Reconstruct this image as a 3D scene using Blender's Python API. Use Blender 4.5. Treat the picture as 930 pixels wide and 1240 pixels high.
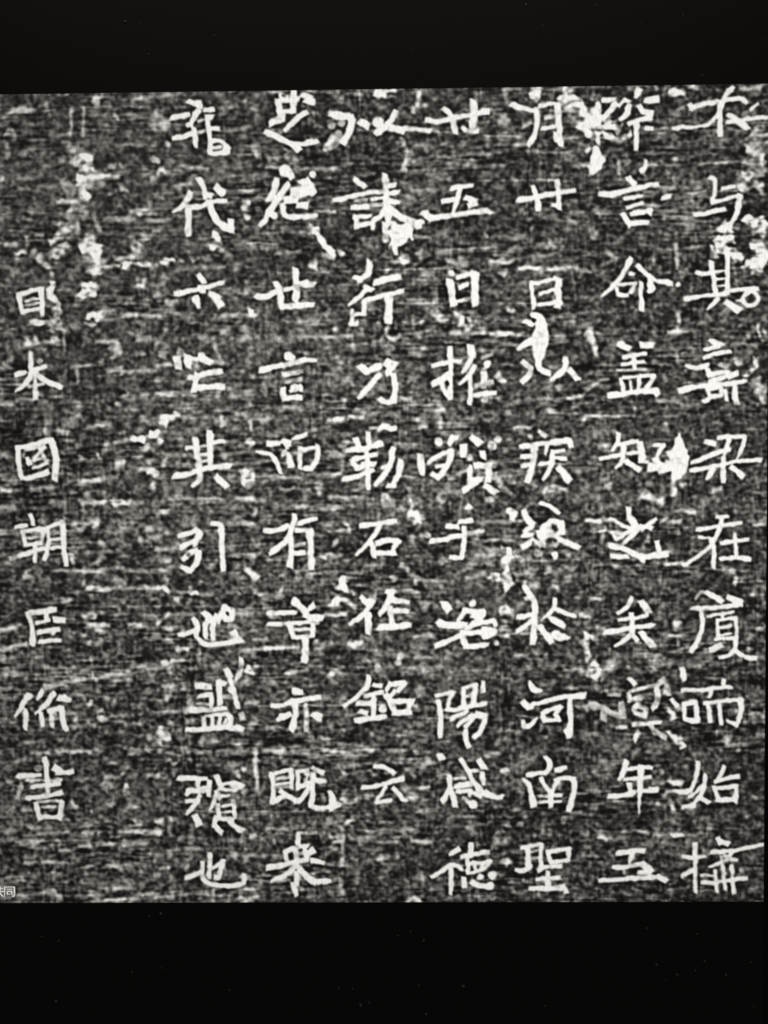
import bpy, bmesh, math, random
import numpy as np

# ------------------------------------------------------------------ scene, camera, light
for o in list(bpy.data.objects):
    bpy.data.objects.remove(o)
sc = bpy.context.scene
col = sc.collection
U = 0.00015                      # metres per picture unit (one dot of the displayed picture)
PW, PH = 1050.0, 990.0           # the displayed picture, in units
OX, OY = PW / 2, PH / 2          # picture centre; the tablet's origin lies under it


def P(x, y, z=0.0):
    """picture units (x right from the left edge, y down from the top edge) -> metres"""
    return ((x - OX) * U, (OY - y) * U, z)


cam = bpy.data.cameras.new("camera")
cam_ob = bpy.data.objects.new("camera", cam)
col.objects.link(cam_ob)
cam.sensor_fit = 'VERTICAL'
cam.sensor_height = 24.0
cam.lens = 24.0 * 1150.0 / 1240.0
cam.clip_start, cam.clip_end = 0.005, 50.0
YAW, PITCH, ROLL = 0.01439534, -0.04017336, -0.00822013


def mat3(yaw, pitch, roll):
    from mathutils import Matrix
    return Matrix.Rotation(yaw, 3, 'Y') @ Matrix.Rotation(pitch, 3, 'X') @ Matrix.Rotation(roll, 3, 'Z')


m = mat3(YAW, PITCH, ROLL).to_4x4()
m.translation = P(PW - 446.758, 459.896, 1155.4625 * U)
cam_ob.matrix_world = m
sc.camera = cam_ob

sc.view_settings.view_transform = 'Standard'
sc.view_settings.look = 'None'
sc.view_settings.exposure = 0.0
sc.view_settings.gamma = 1.0
sc.cycles.filter_width = 1.6

world = bpy.data.worlds.new("World")
sc.world = world
world.use_nodes = True
world.node_tree.nodes["Background"].inputs[0].default_value = (1.0, 0.95, 0.88, 1)
world.node_tree.nodes["Background"].inputs[1].default_value = 0.02

ld = bpy.data.lights.new("top_fill_light", 'AREA')  # added fill light, out of view, to lift the upper black band
ld.shape = 'RECTANGLE'
ld.size, ld.size_y = 0.30, 0.05
ld.energy = 0.05
ld.color = (1.0, 0.90, 0.80)
lo = bpy.data.objects.new("top_fill_light", ld)
col.objects.link(lo)
lo.location = (0.0, 0.24, 0.12)
lo.rotation_euler = (math.radians(-30), 0, 0)


# ------------------------------------------------------------------ materials
def new_mat(name):
    mt = bpy.data.materials.new(name)
    mt.use_nodes = True
    nt = mt.node_tree
    return mt, nt, nt.nodes["Principled BSDF"]


def black_glass():
    mt, nt, b = new_mat("black_glass")
    n = nt.nodes.new('ShaderNodeTexNoise')
    n.inputs['Scale'].default_value = 60
    n.inputs['Detail'].default_value = 5
    tc = nt.nodes.new('ShaderNodeTexCoord')
    nt.links.new(tc.outputs['Object'], n.inputs['Vector'])
    r = nt.nodes.new('ShaderNodeMapRange')
    r.inputs['To Min'].default_value = 0.42
    r.inputs['To Max'].default_value = 0.55
    nt.links.new(n.outputs['Fac'], r.inputs['Value'])
    nt.links.new(r.outputs['Result'], b.inputs['Roughness'])
    b.inputs['Base Color'].default_value = (0.030, 0.027, 0.024, 1)
    return mt


def aluminium():
    mt, nt, b = new_mat("grey_metal")
    b.inputs['Metallic'].default_value = 1.0
    n = nt.nodes.new('ShaderNodeTexNoise')
    n.inputs['Scale'].default_value = 900
    cr = nt.nodes.new('ShaderNodeMapRange')
    cr.inputs['To Min'].default_value = 0.3
    cr.inputs['To Max'].default_value = 0.45
    nt.links.new(n.outputs['Fac'], cr.inputs['Value'])
    nt.links.new(cr.outputs['Result'], b.inputs['Roughness'])
    b.inputs['Base Color'].default_value = (0.35, 0.35, 0.36, 1)
    return mt


def screen_off():
    """the unlit part of the display: black pixels with a trace of backlight coming through"""
    mt = black_glass()
    mt.name = "black_pixels"
    b = mt.node_tree.nodes["Principled BSDF"]
    b.inputs['Base Color'].default_value = (0.0150, 0.0108, 0.0092, 1)
    b.inputs['Emission Color'].default_value = (0.9, 0.95, 0.9, 1)
    b.inputs['Emission Strength'].default_value = 0.0010
    return mt


def picture_mat():
    """lit pixels: the grey level of each dot is the mesh attribute 'tone' (display value 0..1)"""
    mt, nt, b = new_mat("lit_pixels")
    b.inputs['Base Color'].default_value = (0.008, 0.008, 0.008, 1)
    b.inputs['Roughness'].default_value = 0.5
    at = nt.nodes.new('ShaderNodeAttribute')
    at.attribute_name = 'tone'
    # faint pixel columns of the panel
    tc = nt.nodes.new('ShaderNodeTexCoord')
    mp = nt.nodes.new('ShaderNodeMapping')
    mp.inputs['Scale'].default_value = (1 / (2.6 * U), 0.35 / (2.6 * U), 1)
    nt.links.new(tc.outputs['Object'], mp.inputs['Vector'])
    n = nt.nodes.new('ShaderNodeTexNoise')
    n.inputs['Scale'].default_value = 1.0
    n.inputs['Detail'].default_value = 1.0
    nt.links.new(mp.outputs['Vector'], n.inputs['Vector'])
    r = nt.nodes.new('ShaderNodeMapRange')
    r.inputs['To Min'].default_value = 0.90
    r.inputs['To Max'].default_value = 1.10
    nt.links.new(n.outputs['Fac'], r.inputs['Value'])
    mul = nt.nodes.new('ShaderNodeMath')
    mul.operation = 'MULTIPLY'
    nt.links.new(at.outputs['Fac'], mul.inputs[0])
    nt.links.new(r.outputs['Result'], mul.inputs[1])
    # warm tint of the shadows against the near-neutral whites, screen gamma
    g = nt.nodes.new('ShaderNodeMath')
    g.operation = 'POWER'
    g.use_clamp = True
    g.inputs[1].default_value = 2.2
    nt.links.new(mul.outputs[0], g.inputs[0])
    mix = nt.nodes.new('ShaderNodeValToRGB')
    e = mix.color_ramp.elements
    e[0].position, e[0].color = 0.0, (1.0, 0.95, 0.86, 1)
    e[1].position, e[1].color = 0.9, (1.0, 0.985, 0.95, 1)
    nt.links.new(g.outputs[0], mix.inputs['Fac'])
    nt.links.new(mix.outputs['Color'], b.inputs['Emission Color'])
    nt.links.new(g.outputs[0], b.inputs['Emission Strength'])
    return mt


def dust_mat():
    mt, nt, b = new_mat("grey_dust")
    n = nt.nodes.new('ShaderNodeTexNoise')
    n.inputs['Scale'].default_value = 9000
    cr = nt.nodes.new('ShaderNodeValToRGB')
    cr.color_ramp.elements[0].color = (0.25, 0.24, 0.22, 1)
    cr.color_ramp.elements[1].color = (0.7, 0.68, 0.64, 1)
    nt.links.new(n.outputs['Fac'], cr.inputs['Fac'])
    nt.links.new(cr.outputs['Color'], b.inputs['Base Color'])
    b.inputs['Roughness'].default_value = 0.9
    return mt


M_GLASS, M_METAL, M_OFF, M_PIC, M_DUST = black_glass(), aluminium(), screen_off(), picture_mat(), dust_mat()


def link(name, me, mt, parent=None):
    o = bpy.data.objects.new(name, me)
    me.materials.append(mt)
    col.objects.link(o)
    o.parent = parent
    return o


def rounded_outline(x0, y0, x1, y1, r, n=12):
    pts = []
    for cx, cy, a0 in ((x1 - r, y0 + r, -90), (x1 - r, y1 - r, 0), (x0 + r, y1 - r, 90), (x0 + r, y0 + r, 180)):
        for k in range(n + 1):
            a = math.radians(a0 + 90 * k / n)
            pts.append((cx + r * math.cos(a), cy + r * math.sin(a)))
    return pts


# ------------------------------------------------------------------ the tablet
# the display is taller than the picture: black bands above and below it
DX0, DX1, DY0, DY1 = 0.0, PW, -205.0, PH + 205.0
tablet = bpy.data.objects.new("tablet", None)
tablet.empty_display_size = 0.02
tablet.location = (0, 0, 0)
col.objects.link(tablet)
tablet["label"] = "black glossy tablet screen showing a white-on-dark ink rubbing of carved Chinese characters"
tablet["category"] = "tablet"


def slab(name, outline, ztop, zbot, bev, mt, hole=None):
    bm = bmesh.new()
    n = len(outline)
    top = [bm.verts.new(P(x, y, ztop)) for x, y in outline]
    if hole:
        hx0, hy0, hx1, hy1 = hole
        hv = [bm.verts.new(P(x, y, ztop)) for x, y in ((hx1, hy0), (hx1, hy1), (hx0, hy1), (hx0, hy0))]
        hb = [bm.verts.new(P(x, y, ztop - 0.0001)) for x, y in ((hx1, hy0), (hx1, hy1), (hx0, hy1), (hx0, hy0))]
        q = n // 4
        for k in range(4):
            arc = top[k * q:(k + 1) * q]
            for a, b_ in zip(arc, arc[1:]):
                bm.faces.new((a, b_, hv[k]))
            nk = (k + 1) % 4
            bm.faces.new((arc[-1], top[nk * q], hv[nk], hv[k]))
            bm.faces.new((hv[k], hv[nk], hb[nk], hb[k]))
    else:
        bm.faces.new(top)
    bot = [bm.verts.new(P(x, y, zbot)) for x, y in outline]
    for k in range(n):
        j = (k + 1) % n
        bm.faces.new((top[k], bot[k], bot[j], top[j]))
    bm.faces.new(list(reversed(bot)))
    bmesh.ops.recalc_face_normals(bm, faces=bm.faces)
    me = bpy.data.meshes.new(name)
    bm.to_mesh(me)
    bm.free()
    return link(name, me, mt, tablet)


out = rounded_outline(DX0 - 62, DY0 - 62, DX1 + 62, DY1 + 62, 70)
slab("glass_front", out, 0.0, -0.0008, 0, M_GLASS, hole=(DX0, DY0, DX1, DY1))
slab("metal_back", rounded_outline(DX0 - 66, DY0 - 66, DX1 + 66, DY1 + 66, 74), -0.00085, -0.0068, 0, M_METAL)


def band(y0, y1):
    bm = bmesh.new()
    f = bm.faces.new([bm.verts.new(P(x, y, -0.00004)) for x, y in ((DX0, y1), (DX1, y1), (DX1, y0), (DX0, y0))])
    me = bpy.data.meshes.new("black_band")
    bm.to_mesh(me)
    bm.free()
    return link("black_band", me, M_OFF, tablet)


band(DY0, 0.0)
band(PH, DY1)

# ------------------------------------------------------------------ the displayed rubbing
# Brush strokes and damage marks of the stone, in fifths of a picture unit.
#   =NAME  starts a carved character, - the damage round it;  x,y[,w] ... @width*strength
DATA = """
-
660,130 741,92 841,89 922,56 942,46@30*.45
751,88 841,89@30*.6
639,174 689,175@34*.55
683,219 718,219@40*.65
732,259@34*.6
676,287 675,317@32*.6
669,366@40*.8
840,363@44*.55
780,362@40*.4
895,364@30*.4
631,498 651,498@36*.7
741,504 831,501@30*.35
1014,390@46*.45
1071,87 1072,253@22*.35
1141,78 1142,254@20*.3
1081,82@40*.4
1231,31 1262,21@44*.45
1101,308@34*.6
1070,342@30*.45
1134,391 1184,392@50*.78
1145,372 1153,441@50*.85
1122,480 1122,509@46
1122,504 1252,501@30*.8
1178,436 1203,441@40*.7
1111,538 1140,608@70*.7
979,640 1069,641 1189,653@34*.85
1130,588 1150,608@40*.7
1061,538@50*.5
880,550@40*.6
748,637@36*.45
838,638@40*.5
948,650@34*.5
910,551 1031,547@26*.35
1068,656 1036,744@34*.7
1127,716@44*.5
1203,697 1207,746 1225,816@32*.55
965,783 1026,774 1065,794@32*.55
953,872 994,843 1025,813@46*.7
931,961 972,931 1023,902@46*.6
1044,853@44*.55
1086,794@60*.4
807,697@44*.6
745,746@44*.55
795,751@40*.4
773,850 789,830 884,836@30*.5
783,850 787,900@30*.5
661,903 711,904@36*.5
721,943 771,939@40*.65
725,983@44*.5
821,949@40*.45
861,975 909,1040@46*.5
1118,913 1144,864 1194,875 1213,934 1173,934@44*.65
1193,944 1202,993@50*.75
1223,914@60*.7
1170,1052 1241,1043@44*.7
1220,1063@46*.8
1092,982@46*.4
678,1047@100*.3
1125,332@36*.5
1220,334@30*.5
1158,687@26*-.4
-
=日
725,1191 747,1306@31
725,1196 866,1158@31
866,1158 868,1317@34
764,1236 855,1218@20*.9
753,1261 854,1247@18*.85
752,1296 843,1282@27
-
934,1070 928,1119@36*.6
927,1139 931,1208@54*.7
926,1218 954,1308 953,1348@60*.65
791,1366 882,1347 912,1367@44*.75
822,1356@40*.7
932,1387 1012,1398@40*.55
769,1456 773,1505@40*.7
825,1446 829,1486@36*.65
758,1490 940,1487@26*.55
921,1427 955,1487@50*.6
1002,1408 1000,1508@22*.5
1053,1389@46*.75
1087,1205 1187,1206@34*.85
1118,1161 1168,1151 1177,1201@60*.85
1137,1191@70*.9
1160,1310 1215,1331@70*.7
1133,1380 1184,1390@40*.6
1216,1301 1215,1331@40*.7
1123,923 1173,924 1213,954@50*.75
1143,904@34*.7
942,951 992,922@46*.55
720,978@44*.55
761,939@44*.55
821,940@40*.45
860,980@50*.4
1049,1101@36*.5
651,898 712,899@34*.4
625,1136@30*.6
683,1265@40*.3
620,1354@36*.45
658,1444@40*.4
718,1485@34*.45
968,1557@46*.35
1099,1559@50*.35
=本
792,1541,30 795,1655,34@33
698,1675 759,1663@33
800,1654 881,1631@30
797,1655 767,1730 696,1780@34
795,1640,24 839,1681,32 889,1731,38 979,1755,30@34
816,1676 816,1824@32
846,1598@36*.6
777,1747 865,1738@26*.9
-
1058,1626 1159,1627@26*.6
1220,1600@36*.7
1077,1648 1076,1728@24*.4
1035,1738 1075,1738@30*.4
1073,1863@40*.65
963,1807@36*.5
598,1854 678,1860@38*.55
615,1954@44*.55
614,1804@40*.45
861,1856@40*.45
980,1943 1091,1944@36*.4
767,1966@44*.4
867,2017@44*.5
978,2018@70*.4
911,1887@50*.35
1121,1989 1222,1985@40*.4
644,1604@60*.3
808,1966@40*.35
1011,1898@44*.4
-
=國
698,2116 705,2222 718,2308@34
697,2126 794,2102 896,2072@29
906,2073 939,2183 921,2314@44
718,2308 790,2303 882,2269@33
743,2137 865,2102@24*.8
757,2187 771,2222@32
797,2187 865,2117@28*.85
829,2117 858,2178@28*.85
786,2248 878,2218@22*.85
756,2207 863,2183@20*.85
863,2193 873,2203@34*.7
732,2172 743,2147@24*.7
-
897,2042@44*.5
1081,1944@40*.4
615,1954@44*.4
877,2022@44*.4
1096,2185@40*.65
1198,2186@40*.65
1157,2180@30*.4
1093,2324 1215,2322@26*.7
1083,2346@50*.5
587,2286 678,2287@30*.4
596,2322 677,2322@34*.4
595,2380 646,2381@32*.75
666,2376 900,2370@34*.45
582,2488 684,2489@36*.65
1085,2462@48*.75
1111,2459 1212,2460@36*.65
1021,2406@40*.4
960,2405@40*.4
1112,2407@36*.4
1095,2487 1094,2558@28*.45
908,2445@70*.3
610,2171@70*.3
1068,2104@40*.35
=朝
769,2535 788,2596@30
676,2604 742,2596@31
711,2636 843,2617@29
721,2636 734,2718@31
848,2617 826,2713@29
740,2672 822,2667@20*.9
734,2718 826,2708@29
771,2647 822,2647@18*.7
641,2798 697,2788 764,2763@33
779,2753 851,2739@30
792,2728 790,2820@30
829,2571@38*.55
869,2607 882,2698 849,2810@29
874,2607 966,2582@29
966,2577 969,2699 981,2841@36
893,2648 955,2643@18*.5
893,2688 959,2679@22
891,2739 963,2729@24
-
987,2567@24*.5
1032,2811@56*.65
1013,2740@30*.4
745,2890@52*.75
653,2905@50*.45
812,2891@40*.4
635,2818 603,2859@40*.35
909,2881 1061,2882 1204,2881@26*.55
1185,2822@60*.4
1110,2986 1202,2987@30*.7
1080,2954@44*.45
640,3037@44*.5
736,3089@44*.45
1007,3055 945,3075@40*.35
1037,2588 1108,2599@50*.4
1169,2579@60*.4
1197,2711@36*.4
609,2625@56*.35
1186,2751@40*.3
1129,3035@40*.4
-
=臣
735,3135 764,3201 761,3324@33
745,3135 821,3130 903,3115@36
847,3141 856,3181@31
789,3196 871,3182@25
902,3177 958,3182@44
798,3258 860,3243 926,3238@34
870,3253 890,3263@34
807,3314 868,3309 935,3307@31
766,3304 771,3339@36
-
563,3241 656,3221@36*.7
692,3206@48*.7
560,3362 602,3354 725,3324@32*.6
731,3089@44*.4
974,3167 1055,3167@24*.35
1086,3162@40*.6
1147,3163@40*.65
1044,3218@36*.4
1095,3219 1197,3214@32*.65
1073,3275@40*.6
1176,3255@44*.7
1012,3290@38*.45
1103,3326@50*.4
1174,3326@50*.4
982,3504@54*.85
618,3503 659,3503@36*.4
681,3452@36*.4
1142,3413@44*.4
770,3601@40*.3
570,3405@60*.35
566,3548@40*.3
=備
728,3642 685,3724 638,3775@36
710,3734 707,3858@34
733,3652@42
815,3622 783,3673@36
887,3632 839,3704 766,3765@34
807,3755 810,3838@33
831,3601 914,3581 996,3556@30*.65
922,3663 988,3679@44
953,3663@40
848,3745 931,3725@33
869,3735 872,3848@33*.9
879,3766 888,3797@50*.7
931,3725 939,3818 959,3864@36
857,3797 940,3787@20*.5
-
1006,3556 1098,3541@36*.75
1144,3541@50*.85
1170,3536 1191,3536@24*.5
994,3648 1066,3649@18*.4
1110,3700@44*.75
1012,3756 990,3818@40*.5
1011,3818@50*.55
1051,3864 1009,3911@36*.55
1165,3788@60*.5
1124,3808@50*.4
567,3914@40*.45
634,3909@40*.45
700,3945 782,3941@30*.45
730,4002 843,4003@34*.65
904,4003 956,3998@44*.55
956,3998 1109,4002@24*.5
1150,3999@36*.6
545,4000@34*.6
593,3703@50*.3
728,4054@50*.35
640,3037@40*.45
1149,4066@40*.35
-
=書
821,4039 835,4101 834,4256@33
654,4147 706,4152 798,4142@33
881,4101 902,4117@60
891,4132 994,4127@36
705,4178 921,4174@22*.85
735,4220 910,4199@31
673,4214 651,4287@30*.6
702,4292 805,4282 924,4256@34
758,4323 782,4417@34
764,4313 918,4308@20*.9
928,4308 905,4417@38
794,4344 886,4344@20*.8
782,4406 916,4407@30
779,4101@44*.5
-
663,4214@40*.6
675,4152@46*.8
651,4292@36*.6
670,4365 732,4360@36*.5
541,4141@40*.55
602,4193@50*.4
1091,4381@40*.8
1010,4340@60*.4
618,4359@40*.35
729,4463@70*.4
573,4510@48*.5
759,4508 955,4509@30*.6
1078,4511@46*.5
1155,4511@44*.6
634,4570 768,4567@36*.6
892,4563@50*.55
768,4562 943,4563@20*.4
1025,4589 1169,4589@34*.45
901,4620 994,4615@28*.45
529,4629@40*.8
683,4661 766,4656@30*.4
682,4697 755,4695@28*.55
786,4695 951,4693@26*.65
1043,4722 1115,4719@22*.55
722,4776@50*.4
815,4776 908,4776@26*.4
862,4755 861,4807@28*.4
639,4797@60*.35
952,4855@40*.4
854,4891@50*.65
884,4922@60*.5
1097,4871@56*.6
823,4870@40*.4
1019,4870@40*.3
667,4901@70*.35
587,4807@60*.3
1142,4892@60*.35
-
1231,40@60*.5
1295,75@46*.5
1354,135@40*.9
1279,134@40*.4
1422,243@44*.55
1440,43 1560,35@34*.65
1490,39@40*.7
1489,93 1539,79@30*.5
1595,26@40*.5
1620,21 1680,17@30*.4
1598,133@50*.5
1557,181 1647,183@50*.4
1291,305@36*.5
1391,302@40*.55
1406,307 1525,308@24*.35
1575,299@44*.6
1655,315@46*.75
1303,433@44*.75
1363,429@40*.65
1258,457@46*.7
1152,500 1342,497@30*.8
1578,402@44*.7
1597,466@52*.8
1492,484 1652,472@30*.45
1556,515@44*.75
1523,445@40*.5
1371,547 1380,571@46*.5
1305,590@44*.6
1428,705 1513,706@38*.8
1468,720@36*.8
1548,701@50*.4
1534,652@34*.45
1257,747 1437,749@34*.45
1347,748@40*.5
1517,755 1667,757@38*.45
1475,858 1546,839@44*.5
1415,857@40*.45
1606,840@60*.3
1444,927@100*.55
1322,985 1473,982@34*.65
1242,994@50*.55
1170,1052 1221,1043@44*.8
1241,1033 1342,1030@34*.7
1372,1035 1452,1026 1522,1022@40*.75
1552,1017@40*.5
1643,1003@50*.65
1202,983@60*.6
1621,1097@50*.4
1504,377@60*-.3
1405,336 1505,337@40*-.4
1278,678@80*-.3
1071,77 1067,253@24*.35
1141,88 1142,254@20*.3
-
1613,1003 1653,998@44*.65
1440,1145 1500,1130@40*.55
1530,1141 1610,1141@34*.45
1325,1119@40*.45
1408,1224@44*.4
1498,1244@56*.55
1589,1221@54*.5
1639,1241@40*.5
1611,1097@44*.35
1467,1294@44*.4
1246,1291@50*.5
1356,1332 1577,1335@32*.5
1386,1328@44*.6
1446,1333@44*.55
1255,1346 1335,1347@24*.4
1587,1335 1586,1354@34*.4
1399,1432@40*.8
1459,1428@40*.4
1616,1409@28*.5
1197,1485 1323,1483@28*.65
1383,1477@40*.5
1444,1472 1524,1473@38*.5
1564,1469@44*.45
1136,1489@50*.4
1312,1536@80*.45
1225,1590 1224,1625@34*.65
1477,1562@38*.65
1396,1586@40*.5
1603,1569@46*.55
1572,1628 1652,1624@34*.55
1259,1660 1340,1646@36*.65
1349,1666 1410,1666@38*.7
1420,1664 1551,1663@28*.45
1358,1711 1419,1711@34*.4
1570,1718@50*.45
1358,1761@44*.4
1428,1762@44*.35
1568,1801 1649,1802@36*.6
1483,1807@48*.6
1361,1821@48*.8
1325,1866@40*.85
1407,1831@40*.4
1073,1863@38*.6
1259,1890@44*.45
1426,1882@50*.55
1365,1886@40*.45
1626,1943 1596,1973@52*.75
1505,1962@50*.5
1455,1952@44*.4
1151,1989 1272,1980@44*.4
1373,1981@44*.4
1342,2031@44*.6
1412,2062 1473,2077@54*.95
1443,2022@44*.65
1519,2043@60*.95
1553,2083@54*.8
1301,2081 1402,2087@34*.65
1230,2090@46*.55
1585,2023@50*.4
1170,2030@80*-.25
1105,1768 1357,1791@24*-.35
-
1492,2143@56*.85
1492,2118@44*.8
1450,2183@40*.5
1529,2284@70*.85
1500,2259 1439,2263@36*.75
1511,2208@44*.55
1601,2219@54*.6
1580,2300@50*.5
1533,2360@44*.8
1076,2190@44*.6
1198,2184@40*.75
1318,2227@60*.5
1297,2257@40*.4
1368,2288@44*.35
1093,2326 1215,2322@34*.65
1088,2356@50*.5
1235,2317 1306,2307@34*.5
1031,2416@36*.5
1117,2412@36*.55
1213,2407@40*.4
1080,2462@46*.75
1141,2457 1243,2463@40*.75
1263,2463 1364,2464@40*.85
1374,2464 1445,2465@30*.4
1601,2522@46*.75
1576,2521@40*.5
1094,2518@34*.4
1444,2541@44*.35
1331,2592@50*.55
1387,2589@36*.6
1027,2583@40*.4
1159,2579@60*.35
1483,2612 1554,2612@44*.4
1254,2645@46*.4
1594,2648@46*.55
1451,2687@46*.6
1492,2677 1563,2675@34*.65
1202,2701@44*.55
1531,2744 1612,2744@30*.4
1328,2773@36*.5
1308,2742@40*.4
1037,2811@56*.65
1100,2751@40*.35
1206,2762@60*.35
1164,2832@50*.45
1215,2822@44*.45
1311,2859@48*.85
1183,2878 1265,2868@36*.65
1051,2880 1173,2881@28*.5
1346,2882 1529,2882@34*.55
1549,2883 1630,2881@26*.4
1263,2950 1345,2950@34*.5
1110,2989 1252,2990@36*.85
1273,2987 1405,2986@32*.7
1425,2984 1568,2982@36*.75
1588,2993@54*.7
1090,2954@44*.4
1271,3067@36*.45
1327,3072@34*.55
1157,3158 1076,3152@34*.6
1611,2815@60*.35
1455,2465@36*.4
1345,2419@50*-.3
-
1280,3148 1341,3149@34*.45
1433,3149 1524,3150@30*.45
1268,3245@46*.65
1166,3255 1217,3255@36*.8
1095,3219 1238,3214@32*.7
1365,3217 1431,3216@30*.8
1431,3221 1502,3221@30*.5
1078,3275@40*.6
1147,3163@36*.75
1086,3162@36*.65
1012,3295@44*.4
1549,3175@44*.85
1548,3216@36*.6
1594,3232@50*.65
1595,3150@36*.65
1603,3308@44*.55
1542,3288@40*.4
1175,3316 1210,3306@34*.4
1098,3326@44*.45
1541,3349@44*.45
1137,3413@40*.4
1336,3399@44*.6
1356,3409 1438,3405@26*.4
1207,3475@36*.35
1211,3516 1365,3501@38*.65
1375,3481 1457,3469@38*.55
1559,3456@44*.75
1590,3451 1621,3446@30*.5
1599,3508@44*.65
1513,3492@40*.4
1354,3542@46*.5
1266,3567@40*.5
1497,3538@34*.45
1393,3604@46*.4
1459,3625@36*.45
1598,3605@50*.5
1597,3656@44*.55
1110,3700@44*.8
1259,3680@44*.4
1204,3644 1224,3665@36*.45
1555,3697@34*.4
1165,3788@60*.5
1175,3793 1370,3768@28*.5
1421,3763@40*.65
1400,3820@44*.75
1430,3820@40*.5
1594,3821@40*.6
1544,3748 1615,3749@34*.45
1310,3840@44*.5
1224,3881@44*.4
1418,3907@44*.5
1485,3902@46*.75
1542,3872@50*.65
1582,3903@60*.6
1530,3939@48*.6
1551,3903@60*.5
1140,3999@44*.5
986,4001 1109,4002@26*.4
1355,4000 1417,3995@44*.45
1416,4026@30*.4
1468,3985@52*.75
1534,4000@50*.5
1590,4037@50*.45
1201,4056@44*.45
1129,4061@40*.4
1231,4061 1282,4061@34*.6
1328,4087@44*.5
989,4127@42*.9
1312,4144@42*.9
1198,4157 1280,4159@30*.5
1368,4155@38*.5
1465,4155@40*.65
1516,4155@38*.55
1562,4150@46*.6
1364,4056@70*-.35
1487,4098@50*.3
-
1177,4206@44*.6
1223,4221@44*.55
1330,4242@46*.8
1325,4222@30*.7
1355,4299@44*.5
1354,4330 1390,4351@36*.55
1390,4356@36*.55
1221,4338@46*.65
1312,4382@40*.4
1201,4428@36*.7
1408,4445 1367,4450@40*.5
1511,4429@50*.75
1532,4435@40*.5
1594,4424@44*.75
1597,4207@50*.45
1545,4279@40*.35
1069,4459@44*.4
1047,4511 1109,4514@36*.6
1161,4506@46*.65
1222,4512@30*.4
1284,4512 1376,4507@36*.65
1387,4507 1541,4507@36*.7
1428,4507@34*.7
1025,4591 1128,4589@36*.5
1180,4581 1355,4579@38*.75
1365,4582 1447,4578@34*.5
1497,4653@50*.45
1580,4627@50*.5
1261,4642@36*.4
1043,4722 1100,4722@22*.5
1166,4725 1259,4717@28*.6
1424,4720@30*.4
1516,4731@50*.4
1578,4736@50*.4
1174,4860@44*.55
1236,4855 1298,4852@36*.75
1298,4850 1349,4850@26*.5
1091,4871@56*.6
1422,4829@50*.4
1080,4944 1183,4939@24*.6
1183,4935 1265,4934@30*.85
1265,4928 1317,4934@34*.9
1338,4928 1389,4918@32*.8
1415,4918@44*.85
1441,4911 1513,4903@36*.7
1513,4903 1596,4901@34*.6
1577,4809@60*.3
1196,4808@50*.3
1010,4340 989,4334@40*.4
-
1145,372 1151,519 1108,657@110*.28
1164,874 1191,1023@120*.25
-
831,3591 996,3559 1098,3543 1191,3536@26*.45
1191,3536 1364,3522 1477,3492 1620,3472@24*.4
560,3362 653,3339 730,3322@24*.4
-
1115,342 1181,539@150*.3
1071,548 1108,676 1065,794@130*.28
1154,894 1191,1043@130*.3
-
=棄
1779,58 1838,78@33
1843,63 1852,98@38
1678,149 1727,147 1782,131@33
1837,112 1791,185@38
1877,103 1927,108@34
1886,147 1916,152@38
1776,194 1796,190@34
1836,175 1876,161@22*.8
1685,271 1755,262 1805,243@34
1811,214 1819,322@36
1891,157 1905,254 1903,367@31
1920,216 1960,221@34
1835,239 1875,230@22*.7
1914,289 1974,290 2023,339@27
1913,367 1963,368 2013,354@33
1923,333 1973,329@24
2003,314 1992,373@36
-
1650,310@46*.75
1602,461@48*.8
1583,402@40*.6
1620,16 1759,23@30*.3
1991,119@50*.55
2037,85@50*.6
2126,77@44*.55
2165,112@40*.55
2119,223@46*.5
2092,345@44*.5
2182,366@40*.55
1702,448 1862,445@38*.6
2001,451 2002,422@34*.4
1961,510 2040,511@24*.4
1892,411 1881,470@40*.4
2081,443@36*.45
2130,522@40*.35
1617,212@60*.3
1819,24@50*.3
2166,34@50*.35
1608,133@40*.3
1673,428@40*.35
=代
1836,518 1860,558 1869,626@36
1785,596 1759,655 1678,713@36
1768,674 1767,763 1765,847@36
1768,684 1848,680 1898,651 1998,648@33
1879,607 1909,617@34
1889,646 1907,715 1956,785 2016,820@38
2022,766 2030,835@36
1940,568 1969,598@48
1979,598@36
-
1681,550 1790,542@30*.6
1801,508@36*.4
2079,593 2149,594@34*.75
2118,679@60*.5
2117,747@44*.7
1910,853 1955,864 1945,903 1904,912@46*.85
1889,912@36*.7
1964,943 2023,983@38*.5
1948,982@50*.55
1623,1003@50*.65
1703,1002@52*.7
1793,1005@50*.8
1883,996@40*.6
1682,1053 1802,1055@32*.5
1822,1050 1982,1042@32*.55
2072,1053@44*.55
2132,1053@40*.5
1765,901@30*.35
1591,515@50*.3
1610,613@50*.3
1586,830@50*.35
1572,1027@40*.4
2106,816@40*.4
2164,915@40*.35
2048,688@40*.3
-
=六
1822,1089 1851,1129@36
1679,1202 1740,1192 1820,1178 1901,1150 1971,1140@31
1840,1159 1845,1189@46
1809,1218 1823,1283@33
1890,1199 1940,1229@46
1930,1229 1954,1274@46
1799,1238@40
-
2170,1217@36*.7
2139,1301 2138,1331@44*.95
1968,1339 2008,1334 2118,1330 2179,1326@30*.65
1988,1339 1988,1359@36*.5
2101,1142@40*.5
1980,1190 2130,1192@30*.45
2058,1359@40*.5
1696,1410@44*.55
1621,1410@34*.35
1685,1475@36*.5
1730,1470@34*.5
1775,1471@40*.45
1856,1457@50*.45
1657,1325 1788,1332@40*.4
1787,1376@44*.35
1567,1334@40*.45
1956,1488@40*.45
1987,1438@60*.35
1564,1474@50*.35
1593,1564@50*.45
2097,1459 2107,1420@50*.4
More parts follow.
